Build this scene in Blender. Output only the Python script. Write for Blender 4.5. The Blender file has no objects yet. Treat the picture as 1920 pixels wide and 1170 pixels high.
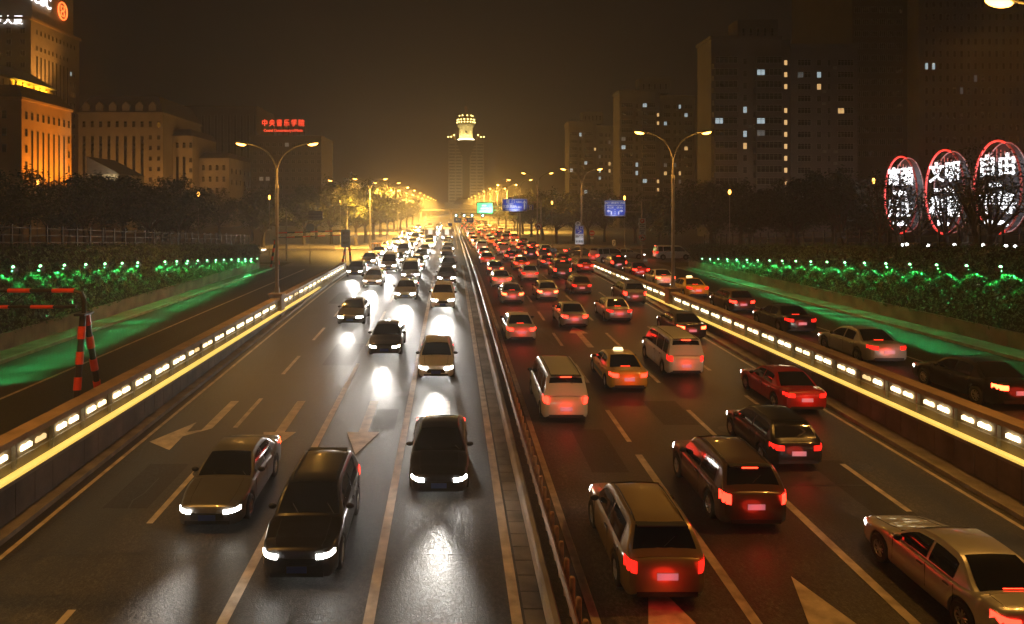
import bpy, math, random
from math import pi, sin, cos, radians, sqrt, atan2
from mathutils import Vector, Matrix

random.seed(7)
sc = bpy.context.scene
COL = sc.collection

# ---------------------------------------------------------------- camera
CAMZ = 7.2
F, U0, V0 = 1300.0, 845.0, 388.0          # focal length and vanishing point in photo pixels
cam_d = bpy.data.cameras.new("camera")
cam = bpy.data.objects.new("camera", cam_d)
COL.objects.link(cam)
cam.location = (0, 0, CAMZ)
cam.rotation_euler = (radians(90), 0, 0)
cam_d.sensor_fit = 'HORIZONTAL'
cam_d.sensor_width = 36.0
cam_d.lens = 36.0 * F / 1920.0
cam_d.shift_x = (960 - U0) / 1920.0
cam_d.shift_y = -(585 - V0) / 1920.0
cam_d.clip_start = 0.1
cam_d.clip_end = 6000
sc.camera = cam

# ---------------------------------------------------------------- night sky
SUN_EL, SUN_ROT = radians(2.0), radians(200)
world = bpy.data.worlds.new("World")
sc.world = world
world.use_nodes = True
wn, wl = world.node_tree.nodes, world.node_tree.links
wn.clear()
w_out = wn.new('ShaderNodeOutputWorld')
w_bg = wn.new('ShaderNodeBackground')
w_sky = wn.new('ShaderNodeTexSky')
w_sky.sky_type = 'NISHITA'
w_sky.sun_disc = False
w_sky.sun_elevation = SUN_EL
w_sky.sun_rotation = SUN_ROT
w_sky.air_density = 1.0
w_sky.dust_density = 5.0
w_bg.inputs['Strength'].default_value = 0.0008
w_glow = wn.new('ShaderNodeBackground')           # the city's own glow on the night sky
w_glow.inputs['Color'].default_value = (0.0080, 0.0050, 0.0032, 1)
w_glow.inputs['Strength'].default_value = 0.45
w_add = wn.new('ShaderNodeAddShader')
wl.new(w_sky.outputs[0], w_bg.inputs['Color'])
wl.new(w_bg.outputs[0], w_add.inputs[0])
wl.new(w_glow.outputs[0], w_add.inputs[1])
wl.new(w_add.outputs[0], w_out.inputs['Surface'])

moon_d = bpy.data.lights.new("moon", 'SUN')
moon_d.energy = 0.006
moon_d.angle = radians(0.5)
moon_d.color = (0.8, 0.87, 1.0)
moon = bpy.data.objects.new("moon", moon_d)
COL.objects.link(moon)
moon.rotation_euler = (radians(48), 0, radians(-35))

# ---------------------------------------------------------------- render
sc.view_settings.view_transform = 'Standard'
sc.view_settings.look = 'None'
sc.view_settings.exposure = 0.0
sc.view_settings.gamma = 1.0
sc.render.engine = 'CYCLES'
cy = sc.cycles
cy.use_denoising = True
cy.use_light_tree = True
cy.max_bounces = 5
cy.diffuse_bounces = 2
cy.glossy_bounces = 3
cy.transmission_bounces = 4
cy.transparent_max_bounces = 6
cy.volume_bounces = 0
cy.sample_clamp_indirect = 4.0
cy.sample_clamp_direct = 0.0
cy.caustics_reflective = False
cy.caustics_refractive = False

# ---------------------------------------------------------------- helpers
def P(u, v, d):
    """photo pixel (u, v) at distance d -> world point"""
    return Vector(((u - U0) * d / F, d, CAMZ - (v - V0) * d / F))

class MB:
    """collects faces, then links them as ONE mesh object"""
    def __init__(s):
        s.v, s.f, s.m = [], [], []
        s.mi = 0
    def add(s, vs, fs):
        b = len(s.v)
        s.v += [tuple(p) for p in vs]
        for f in fs:
            s.f.append(tuple(b + i for i in f)); s.m.append(s.mi)
        return s
    def quad(s, a, b, c, d): return s.add([a, b, c, d], [(0, 1, 2, 3)])
    def box(s, x0, x1, y0, y1, z0, z1):
        return s.add([(x0,y0,z0),(x1,y0,z0),(x1,y1,z0),(x0,y1,z0),(x0,y0,z1),(x1,y0,z1),(x1,y1,z1),(x0,y1,z1)],
                     [(0,3,2,1),(4,5,6,7),(0,1,5,4),(1,2,6,5),(2,3,7,6),(3,0,4,7)])
    def cyl(s, p0, p1, r0, r1=None, n=10, caps=True):
        if r1 is None: r1 = r0
        return s.tube([p0, p1], [r0, r1], n, caps)
    def tube(s, pts, rs, n=8, caps=True):
        pts = [Vector(p) for p in pts]
        if not isinstance(rs, (list, tuple)): rs = [rs] * len(pts)
        vs, prev = [], None
        for i, p in enumerate(pts):
            t = (pts[min(i+1, len(pts)-1)] - pts[max(i-1, 0)]).normalized()
            if prev is None:
                a = Vector((0,0,1)) if abs(t.z) < 0.9 else Vector((1,0,0))
                x = t.cross(a).normalized()
            else:
                x = (prev - t * prev.dot(t)).normalized()
            prev = x
            y = t.cross(x)
            for k in range(n):
                a = 2*pi*k/n
                vs.append(p + (x*cos(a) + y*sin(a)) * rs[i])
        fs = []
        for i in range(len(pts)-1):
            for k in range(n):
                k2 = (k+1) % n
                fs.append((i*n+k, i*n+k2, (i+1)*n+k2, (i+1)*n+k))
        if caps:
            fs.append(tuple(range(n-1, -1, -1)))
            fs.append(tuple((len(pts)-1)*n + k for k in range(n)))
        return s.add(vs, fs)
    def ell(s, c, rx, ry, rz, nu=12, nv=8, rot=None):
        c = Vector(c); vs = []
        for j in range(nv+1):
            th = pi*j/nv
            for i in range(nu):
                ph = 2*pi*i/nu
                p = Vector((rx*sin(th)*cos(ph), ry*sin(th)*sin(ph), rz*cos(th)))
                if rot is not None: p = rot @ p
                vs.append(c + p)
        fs = []
        for j in range(nv):
            for i in range(nu):
                i2 = (i+1) % nu
                a, b, cc, d = j*nu+i, (j+1)*nu+i, (j+1)*nu+i2, j*nu+i2
                if j == 0: fs.append((a, b, cc))
                elif j == nv-1: fs.append((a, b, d))
                else: fs.append((a, b, cc, d))
        return s.add(vs, fs)
    def lathe(s, prof, n=16, c=(0,0,0)):
        vs = [(c[0]+r*cos(2*pi*k/n), c[1]+r*sin(2*pi*k/n), c[2]+z) for r, z in prof for k in range(n)]
        fs = []
        for i in range(len(prof)-1):
            for k in range(n):
                k2 = (k+1) % n
                fs.append((i*n+k, i*n+k2, (i+1)*n+k2, (i+1)*n+k))
        fs.append(tuple(range(n-1, -1, -1)))
        fs.append(tuple((len(prof)-1)*n + k for k in range(n)))
        return s.add(vs, fs)
    def prism(s, poly, z0, z1, fn=None):
        """poly in 2-D, extruded; fn maps (a, b, h) to 3-D"""
        fn = fn or (lambda a, b, h: (a, b, h))
        n = len(poly)
        vs = [fn(a, b, z0) for a, b in poly] + [fn(a, b, z1) for a, b in poly]
        fs = [tuple(range(n-1, -1, -1)), tuple(range(n, 2*n))]
        fs += [(i, (i+1) % n, n+(i+1) % n, n+i) for i in range(n)]
        return s.add(vs, fs)
    def grid(s, pts):
        """rows of points"""
        r, c = len(pts), len(pts[0])
        return s.add([p for row in pts for p in row],
                     [(i*c+j, i*c+j+1, (i+1)*c+j+1, (i+1)*c+j) for i in range(r-1) for j in range(c-1)])
    def mesh(s, name, mats, smooth=False, angle=40, recalc=False):
        me = bpy.data.meshes.new(name)
        me.from_pydata(s.v, [], s.f)
        if not isinstance(mats, (list, tuple)): mats = [mats] if mats else []
        for m in mats: me.materials.append(m)
        if len(mats) > 1: me.polygons.foreach_set('material_index', s.m)
        if recalc:
            import bmesh
            b = bmesh.new(); b.from_mesh(me)
            bmesh.ops.remove_doubles(b, verts=b.verts, dist=1e-5)
            bmesh.ops.recalc_face_normals(b, faces=b.faces)
            b.to_mesh(me); b.free()
        if smooth:
            me.polygons.foreach_set('use_smooth', [True]*len(me.polygons))
            me.set_sharp_from_angle(angle=radians(angle))
        me.update()
        return me
    def build(s, name, mats, parent=None, smooth=False, angle=40, recalc=False):
        return link(name, s.mesh(name, mats, smooth, angle, recalc), parent)

def link(name, me, parent=None, loc=None, rz=None):
    o = bpy.data.objects.new(name, me)
    COL.objects.link(o)
    if parent is not None: o.parent = parent
    if loc is not None: o.location = loc
    if rz is not None: o.rotation_euler = (0, 0, rz)
    return o

def tag(o, label, cat, group=None, kind=None):
    o['label'] = label; o['category'] = cat
    if group: o['group'] = group
    if kind: o['kind'] = kind
    return o

def thing(name, label, cat, loc=(0,0,0), rz=0.0, group=None):
    o = link(name, None, None, loc, rz)
    o.empty_display_size = 0.3
    return tag(o, label, cat, group)

def structure(name, mb, m, **k):
    o = mb.build(name, m, **k); o['kind'] = 'structure'
    return o

def dup(root, loc, rz=0.0, label=None, group=None, scale=None):
    r = root.copy(); COL.objects.link(r)
    r.location = loc; r.rotation_euler = (0, 0, rz)
    if scale: r.scale = scale
    if label: r['label'] = label
    if group: r['group'] = group
    for ch in list(root.children):
        c = ch.copy(); COL.objects.link(c); c.parent = r
        for g in list(ch.children):
            d = g.copy(); COL.objects.link(d); d.parent = c
    return r

ORD = ['zeroth','first','second','third','fourth','fifth','sixth','seventh','eighth','ninth','tenth','eleventh','twelfth',
       'thirteenth','fourteenth','fifteenth','sixteenth','seventeenth','eighteenth','nineteenth','twentieth','twenty-first','twenty-second','twenty-third','twenty-fourth']

# ---------------------------------------------------------------- materials
MATS = {}
def mat(name, col, rough=0.6, metal=0.0, var=0.0, vs=3.0, bump=0.0, bs=40.0, spec=0.5, coat=0.0, detail=4.0, stretch=None):
    """principled material with a procedural colour variation and bump"""
    if name in MATS: return MATS[name]
    m = bpy.data.materials.new(name); m.use_nodes = True
    nt = m.node_tree; N, L = nt.nodes, nt.links
    b = N['Principled BSDF']
    b.inputs['Roughness'].default_value = rough
    b.inputs['Metallic'].default_value = metal
    b.inputs['Specular IOR Level'].default_value = spec
    b.inputs['Coat Weight'].default_value = coat
    b.inputs['Coat Roughness'].default_value = 0.06
    tc = N.new('ShaderNodeTexCoord')
    src = tc.outputs['Object']
    if stretch:
        mp = N.new('ShaderNodeMapping'); mp.inputs['Scale'].default_value = stretch
        L.new(src, mp.inputs[0]); src = mp.outputs[0]
    nz = N.new('ShaderNodeTexNoise'); nz.inputs['Scale'].default_value = vs; nz.inputs['Detail'].default_value = detail
    L.new(src, nz.inputs['Vector'])
    cr = N.new('ShaderNodeValToRGB')
    cr.color_ramp.elements[0].position = 0.3; cr.color_ramp.elements[1].position = 0.7
    cr.color_ramp.elements[0].color = (*[max(0, c*(1-var)) for c in col], 1)
    cr.color_ramp.elements[1].color = (*[min(1, c*(1+var)) for c in col], 1)
    L.new(nz.outputs[0], cr.inputs[0]); L.new(cr.outputs[0], b.inputs['Base Color'])
    if bump:
        n2 = N.new('ShaderNodeTexNoise'); n2.inputs['Scale'].default_value = bs; n2.inputs['Detail'].default_value = 3
        L.new(src, n2.inputs['Vector'])
        bp = N.new('ShaderNodeBump'); bp.inputs['Strength'].default_value = bump; bp.inputs['Distance'].default_value = 0.02
        L.new(n2.outputs[0], bp.inputs['Height']); L.new(bp.outputs[0], b.inputs['Normal'])
    MATS[name] = m
    return m

def glow(name, col, strength, base=(0.6, 0.6, 0.6), sampled=True):
    if name in MATS: return MATS[name]
    m = bpy.data.materials.new(name); m.use_nodes = True
    b = m.node_tree.nodes['Principled BSDF']
    b.inputs['Base Color'].default_value = (*base, 1)
    b.inputs['Roughness'].default_value = 0.3
    b.inputs['Emission Color'].default_value = (*col, 1)
    b.inputs['Emission Strength'].default_value = strength
    m.cycles.emission_sampling = 'AUTO' if sampled else 'NONE'
    MATS[name] = m
    return m

def leafmat(name, col, var=0.5):
    if name in MATS: return MATS[name]
    m = bpy.data.materials.new(name); m.use_nodes = True
    N, L = m.node_tree.nodes, m.node_tree.links
    b = N['Principled BSDF']; b.inputs['Roughness'].default_value = 0.55
    g = N.new('ShaderNodeNewGeometry')
    cr = N.new('ShaderNodeValToRGB')
    cr.color_ramp.elements[0].color = (*[c*(1-var) for c in col], 1)
    cr.color_ramp.elements[1].color = (*[c*(1+var) for c in col], 1)
    L.new(g.outputs['Random Per Island'], cr.inputs[0]); L.new(cr.outputs[0], b.inputs['Base Color'])
    MATS[name] = m
    return m

AMBER = (1.0, 0.44, 0.075)

def spot(name, parent, loc, power, col, cone=150, blend=0.6, rot=(0,0,0), radius=0.12):
    key = (name, power, tuple(col), cone)
    d = LIGHTS.get(key)
    if d is None:
        d = bpy.data.lights.new(name, 'SPOT'); d.energy = power; d.color = col
        d.spot_size = radians(cone); d.spot_blend = blend; d.shadow_soft_size = radius
        LIGHTS[key] = d
    o = bpy.data.objects.new(name, d); COL.objects.link(o)
    o.parent = parent; o.location = loc; o.rotation_euler = rot
    return o
LIGHTS = {}
def point(name, parent, loc, power, col, radius=0.1):
    d = LIGHTS.get(name)
    if d is None:
        d = bpy.data.lights.new(name, 'POINT'); d.energy = power; d.color = col; d.shadow_soft_size = radius
        LIGHTS[name] = d
    o = bpy.data.objects.new(name, d); COL.objects.link(o); o.parent = parent; o.location = loc
    return o

def text_mesh(s, size, mat_, ext=0.0, align='CENTER', sx=1.0, bold=0.0):
    cu = bpy.data.curves.new("lettering", 'FONT')
    cu.body = s; cu.size = size; cu.align_x = align; cu.align_y = 'CENTER'; cu.extrude = ext; cu.offset = bold
    cu.resolution_u = 2
    o = bpy.data.objects.new("lettering", cu); COL.objects.link(o)
    bpy.context.view_layer.update()
    me = bpy.data.meshes.new_from_object(o.evaluated_get(bpy.context.evaluated_depsgraph_get()))
    bpy.data.objects.remove(o); bpy.data.curves.remove(cu)
    if sx != 1.0: me.transform(Matrix.Diagonal((sx, 1, 1, 1)))
    me.materials.clear(); me.materials.append(mat_)
    me.name = "lettering"
    return me

def letters(name, s, size, m, parent, loc, rot=(pi/2, 0, 0), ext=0.004, align='CENTER', sx=1.0, bold=0.0):
    me = text_mesh(s, size, m, ext, align, sx, bold)
    o = link(name, me, parent, loc); o.rotation_euler = rot
    return o
# ================================================================ SETTING
def zr(y):
    """height of the sunken main road: it climbs out of an underpass to the junction"""
    z = -1.65 + 0.0292*(y-14.7)
    if y < 56: return z
    t = min(1, (y-56)/34.0)                     # eases into the level junction
    z56 = -1.65 + 0.0292*(56-14.7)
    return z56 + (0 - z56)*(1-(1-t)**2)

def htop(y): return 5.2 - (y-34)*0.053           # tops of the ivy hedges fall away from the camera

def asphalt(name, col, rough):
    """worn road: patches, long wheel tracks, coarse chippings"""
    m = bpy.data.materials.new(name); m.use_nodes = True
    N, L = m.node_tree.nodes, m.node_tree.links
    b = N['Principled BSDF']; b.inputs['Specular IOR Level'].default_value = 0.42
    tc = N.new('ShaderNodeTexCoord')
    def noise(scale, det, stretch=(1,1,1)):
        mp = N.new('ShaderNodeMapping'); mp.inputs['Scale'].default_value = stretch; L.new(tc.outputs['Object'], mp.inputs[0])
        n = N.new('ShaderNodeTexNoise'); n.inputs['Scale'].default_value = scale; n.inputs['Detail'].default_value = det; L.new(mp.outputs[0], n.inputs['Vector']); return n.outputs[0]
    def rng(src, a, b_, lo, hi):
        r = N.new('ShaderNodeMapRange'); r.inputs[1].default_value = a; r.inputs[2].default_value = b_; r.inputs[3].default_value = lo; r.inputs[4].default_value = hi
        L.new(src, r.inputs[0]); return r.outputs[0]
    def mul(a, b_):
        k = N.new('ShaderNodeMath'); k.operation = 'MULTIPLY'; L.new(a, k.inputs[0]); L.new(b_, k.inputs[1]); return k.outputs[0]
    grain = noise(13.0, 3, (1,.6,1)); track = noise(0.9, 4, (1,.02,1)); patch = noise(0.12, 5, (1,.5,1)); chips = noise(34.0, 2)
    k = mul(mul(rng(grain,.32,.68,.30,1.9), rng(track,.3,.7,.5,1.5)), mul(rng(patch,.35,.65,.75,1.25), rng(chips,.35,.7,.6,1.5)))
    cm = N.new('ShaderNodeVectorMath'); cm.operation = 'SCALE'; cm.inputs[0].default_value = col; L.new(k, cm.inputs['Scale']); L.new(cm.outputs[0], b.inputs['Base Color'])
    L.new(mul(rng(track,.3,.7,.9,1.1), rng(grain,.3,.7,rough*.8,rough*1.25)), b.inputs['Roughness'])
    bp = N.new('ShaderNodeBump'); bp.inputs['Strength'].default_value = 0.35; bp.inputs['Distance'].default_value = 0.012
    L.new(grain, bp.inputs['Height'])
    b2 = N.new('ShaderNodeBump'); b2.inputs['Strength'].default_value = 0.7; b2.inputs['Distance'].default_value = 0.012
    L.new(chips, b2.inputs['Height']); L.new(bp.outputs[0], b2.inputs['Normal']); L.new(b2.outputs[0], b.inputs['Normal'])
    return m
M_asph = asphalt('asphalt', (0.040, 0.037, 0.034), 0.50)
M_asph2 = asphalt('asphalt_service', (0.026, 0.025, 0.025), 0.58)
M_paint = mat('road_paint', (0.42, 0.36, 0.28), 0.55, var=0.35, vs=2.5, bump=0.3, bs=40)
M_pave = mat('pavement_stone', (0.16, 0.14, 0.12), 0.75, var=0.3, vs=1.2, bump=0.4, bs=14)
M_kerb = mat('kerb_stone', (0.26, 0.23, 0.2), 0.7, var=0.3, vs=1.5, bump=0.3, bs=20)
M_soil = mat('ground_soil', (0.05, 0.043, 0.03), 0.95, var=0.4, vs=0.3, bump=0.5, bs=5)
M_conc = mat('wall_concrete', (0.26, 0.21, 0.16), 0.75, var=0.35, vs=0.9, bump=0.35, bs=12)
M_stone = mat('wall_slab', (0.16, 0.12, 0.09), 0.65, var=0.45, vs=0.8, bump=0.35, bs=10)
M_cap = mat('wall_cap', (0.30, 0.21, 0.14), 0.65, var=0.25, vs=1.2, bump=0.25, bs=12)
M_rustpost = mat('rail_post', (0.35, 0.20, 0.11), 0.6, var=0.35, vs=5)
M_steel = mat('galvanised_steel', (0.33, 0.31, 0.29), 0.45, metal=0.5, var=0.2, vs=6)
M_darksteel = mat('dark_steel', (0.05, 0.045, 0.04), 0.5, metal=0.3, var=0.2, vs=6)

# ground: one sheet to the horizon with the trench of the sunken road left open
g = MB()
XL, XR, YW = -12.5, 17.0, 90.0
xs = [-3000, -400, -60, XL, XR, 60, 400, 3000]
ys = [-60, 20, YW, 200, 900, 4000]
for i in range(len(xs)-1):
    for j in range(len(ys)-1):
        if xs[i] == XL and ys[j] < YW: continue
        z = -0.03
        g.quad((xs[i],ys[j],z),(xs[i+1],ys[j],z),(xs[i+1],ys[j+1],z),(xs[i],ys[j+1],z))
structure('ground', g, M_soil)

yy = [-40 + 1.5*k for k in range(88)] ; yy = [y for y in yy if y < 90] + [90.0]
def strip(mb, x0, x1, y0, y1, dz, step=2.0):
    n = max(1, int(math.ceil((y1-y0)/step)))
    mb.grid([[(x0, y0+(y1-y0)*k/n, zr(y0+(y1-y0)*k/n)+dz), (x1, y0+(y1-y0)*k/n, zr(y0+(y1-y0)*k/n)+dz)] for k in range(n+1)])
m = MB(); m.grid([[(x, y, zr(y)) for x in (-12.1, -6, 0, 2.2, 8, 16.6)] for y in yy])
structure('main_road', m, M_asph)
m = MB()
m.quad((-160,90,0),(160,90,0),(160,116,0),(-160,116,0))
m.quad((-13.0,116,0),(15.2,116,0),(15.2,1100,0),(-13.0,1100,0))
m.quad((-20.6,84,0),(-12.5,84,0),(-12.5,90,0),(-20.6,90,0)); m.quad((17,84,0),(26.6,84,0),(26.6,90,0),(17,90,0))
structure('junction_road', m, M_asph)
m = MB(); m.quad((-20.6,-60,0),(-12.5,-60,0),(-12.5,84,0),(-20.6,84,0))
structure('service_road', m, M_asph2)
m = MB(); m.quad((17,-60,0),(26.6,-60,0),(26.6,84,0),(17,84,0))
structure('service_road', m, M_asph2)

# kerbs, pavements and corner islands (raised 0.13 m)
def raised(name, poly, z1=0.13, mt=M_pave):
    a = MB(); a.prism(poly, -0.05, z1); o = structure(name, a, mt, recalc=True); return o
def arc(cx, cy, r, a0, a1, n=8): return [(cx+r*cos(radians(a0+(a1-a0)*k/n)), cy+r*sin(radians(a0+(a1-a0)*k/n))) for k in range(n+1)]
raised('kerb', [(-20.85,-60),(-20.6,-60),(-20.6,80),(-20.85,80)], 0.14, M_kerb)
raised('pavement', [(-22.2,-60),(-20.85,-60),(-20.85,80),(-22.2,80)])
raised('kerb', [(26.6,-60),(26.85,-60),(26.85,82),(26.6,82)], 0.14, M_kerb)
raised('pavement', [(26.85,-60),(28.3,-60),(28.3,82),(26.85,82)])
raised('pavement', [(-60,80),(-20.85,80)] + arc(-23.85,83.0,3.0,0,90) + [(-60,86)])
# far left corner with the avenue trees, far right corner with the no-entry signs
def corner(sgn, xk, y0, r):
    pts = [(xk, 900)] + [(xk, y0+r)] + [(xk + sgn*r*(1-cos(radians(a))), y0 + r*(1-sin(radians(a)))) for a in range(10, 91, 10)] + [(sgn*150, y0), (sgn*150, 900)]
    return pts
def shrink(pts, sgn, e): return [(x + sgn*e, y + (0 if y > 800 else e)) for x, y in pts]
cl, cr_ = corner(-1, -13.0, 116, 6), corner(1, 15.2, 118, 6)
raised('kerb', cl if True else cl, 0.12, M_kerb); raised('kerb', cr_, 0.12, M_kerb)
raised('pavement', shrink(cl, -1, 0.25), 0.135); raised('pavement', shrink(cr_, 1, 0.25), 0.135)
m = MB()
strip(m, -12.06, -11.62, 8, 80, 0.14); strip(m, -11.62, -11.615, 8, 80, 0.14)
for (xa, xb) in ((-12.06,-11.62),(15.85,16.56)):
    xi = xb if xa < 0 else xa
    n = 40
    pts = [8+ (76*k/n) for k in range(n+1)]
    m.grid([[(xi, y, zr(y)-0.02), (xi, y, zr(y)+0.14)] for y in pts])
strip(m, 15.85, 16.56, 8, 84, 0.14)
structure('kerb', m, M_kerb)

# markings
m = MB()
def line(x, y0, y1, w=0.18): strip(m, x-w/2, x+w/2, y0, y1, 0.006)
line(-11.25, 5, 78, 0.14); line(-1.75, 5, 74, 0.24); line(1.42, 5, 86, 0.24); line(-4.86, 5, 33, 0.24)
line(3.1, 5, 86, 0.2); line(15.55, 5, 82, 0.14)
line(6.5, 5, 24, 0.24); line(9.86, 5, 24, 0.24)
for k in range(9):
    y = 10 + 7.6*k
    line(-8.3, y+1.5, y+5.2); line(13.1, y+2.2, y+5.6)
    if k >= 2: line(6.5, y, y+3.6); line(9.86, y, y+3.6)
    if k >= 3: line(-4.86, y, y+3.6)
structure('lane_lines', m, M_paint)
m = MB()
def flat(pts, z=0.008): m.add([(x, y, z) for x, y in pts], [tuple(range(len(pts)))])
for x in (-10.2, -6.6, -3.3, 1.2, 3.4, 6.6, 9.9, 12.8):
    for k in range(30): 
        y = 118 + 9*k
        if y < 330: flat([(x-.08,y),(x+.08,y),(x+.08,y+(9 if x in (1.2,3.4) else 4)),(x-.08,y+(9 if x in (1.2,3.4) else 4))])
flat([(-16.95,-20),(-16.8,-20),(-16.8,80),(-16.95,80)]); flat([(21.9,-20),(22.02,-20),(22.02,78),(21.9,78)])
for k in range(13):                                   # zebra crossing at the right corner
    flat([(15.6+k*0.0,92.2+k*1.1),(21.5,92.2+k*1.1),(21.5,92.75+k*1.1),(15.6,92.75+k*1.1)])
structure('junction_markings', m, M_paint)
m = MB()
def arrow(x, y, L=6.0, dirn=1, w=0.36, hw=0.62, hl=2.2):
    def q(dx, dy): yy_ = y + dirn*dy; return (x+dx, yy_, zr(yy_)+0.010)
    a = L-hl
    m.add([q(-w/2,0), q(w/2,0), q(w/2,a), q(-w/2,a)], [(0,1,2,3) if dirn > 0 else (3,2,1,0)])
    m.add([q(-hw,a), q(hw,a), q(0,L)], [(0,1,2) if dirn > 0 else (2,1,0)])
for x in (-6.45, -3.3, -0.2): arrow(x, 30, 6.0, -1)
for x in (4.7, 8.1, 11.3): arrow(x, 10.5, 6.0, 1); arrow(x, 70, 6.0, 1); 
arrow(8.1, 40, 6, 1)
z = lambda y: zr(y)+0.010
m.add([(-9.5,30,z(30)),(-9.15,30,z(30)),(-9.15,26.6,z(26.6)),(-9.5,26.2,z(26.2)),(-10.0,26.2,z(26.2)),(-10.0,25.7,z(25.7))], [(0,3,2,1),(3,4,5,2)])
m.add([(-10.0,27.3,z(27.3)),(-10.95,25.2,z(25.2)),(-9.9,24.4,z(24.4))], [(0,1,2)])
structure('road_arrows', m, M_paint)
# repaired patches, tar joints and manhole lids in the carriageway
m = MB(); rp = random.Random(4)
for x, y, w_, l_ in ((-9.4,20,1.3,3.2),(-5.9,36,1.6,5),(-2.6,26.5,0.9,2.4),(5.2,22.5,1.2,4),(9.0,27,1.4,3),(12.6,19,1.2,4.5),(7.4,52,1.8,6),(-8.9,55,1.7,6)):
    strip(m, x-w_/2, x+w_/2, y, y+l_, 0.0035, 1.0)
structure('road_patches', m, asphalt('asphalt_patch', (0.027, 0.025, 0.023), 0.60))
m = MB()
def seam(pts, w_=0.035):
    for (xa,ya),(xb,yb) in zip(pts, pts[1:]):
        dx, dy = xb-xa, yb-ya; l_ = sqrt(dx*dx+dy*dy); nx, ny = -dy/l_*w_/2, dx/l_*w_/2
        m.add([(xa+nx,ya+ny,zr(ya)+.005),(xb+nx,yb+ny,zr(yb)+.005),(xb-nx,yb-ny,zr(yb)+.005),(xa-nx,ya-ny,zr(ya)+.005)], [(0,3,2,1)])
for x0 in (-9.9,-6.0,-2.2,0.5,5.6,8.9,12.2):
    for s_ in range(5):
        y = rp.uniform(12, 60); x = x0+rp.uniform(-1,1); pts = [(x,y)]
        for k in range(rp.randint(4,9)):
            x += rp.uniform(-.22,.22); y += rp.uniform(.4,1.1); pts.append((x,y))
        seam(pts)
for y in (17.5, 34.2, 49.7, 66): seam([(-11.1,y),(-4,y+.12),(1.3,y)], .05); seam([(3.2,y+4),(9,y+4.1),(15.4,y+4)], .05)
structure('tar_joints', m, mat('tar', (0.012,0.011,0.011), 0.4, var=0.2))
m = MB()
for x, y in ((-8.0,22.5),(-2.2,31),(0.4,14.5),(6.0,36),(10.6,26.5),(13.6,23),(-5.2,45),(5.5,19.6)):
    m.add([(x+.36*cos(2*pi*k/20), y+.36*sin(2*pi*k/20), zr(y+.36*sin(2*pi*k/20))+.0075) for k in range(20)], [tuple(range(20))])
structure('manhole_lids', m, mat('cast_iron', (0.06,0.05,0.045), 0.4, metal=0.6, var=0.4, vs=14, bump=0.8, bs=18))
# gutter pavers beside the median
m = MB()
y = 6.0
while y < 84:
    for k in range(1):
        y1 = y+0.62
        m.add([(1.60,y,zr(y)+.012),(2.02,y,zr(y)+.012),(2.02,y1,zr(y1)+.012),(1.60,y1,zr(y1)+.012),
               (1.60,y,zr(y)-.02),(2.02,y,zr(y)-.02),(2.02,y1,zr(y1)-.02),(1.60,y1,zr(y1)-.02)],
              [(0,1,2,3),(0,4,5,1),(1,5,6,2),(2,6,7,3),(3,7,4,0)])
    y += 0.66
structure('gutter_pavers', m, mat('gutter_stone', (0.2,0.18,0.15), 0.65, var=0.5, vs=0.9, bump=0.3, bs=15))
# terraces behind the hedges
m = MB()
ty = [0, 20, 40, 60, 82]
m.grid([[(-22.9, y, htop(y)-0.5), (-70, y, htop(y)-0.9)] for y in ty][::-1])
m.grid([[(29.0, y, htop(y)-0.5), (46, y, htop(y)-0.6), (110, y, htop(y)-1.2)] for y in ty])
structure('terrain', m, M_soil)

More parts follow.
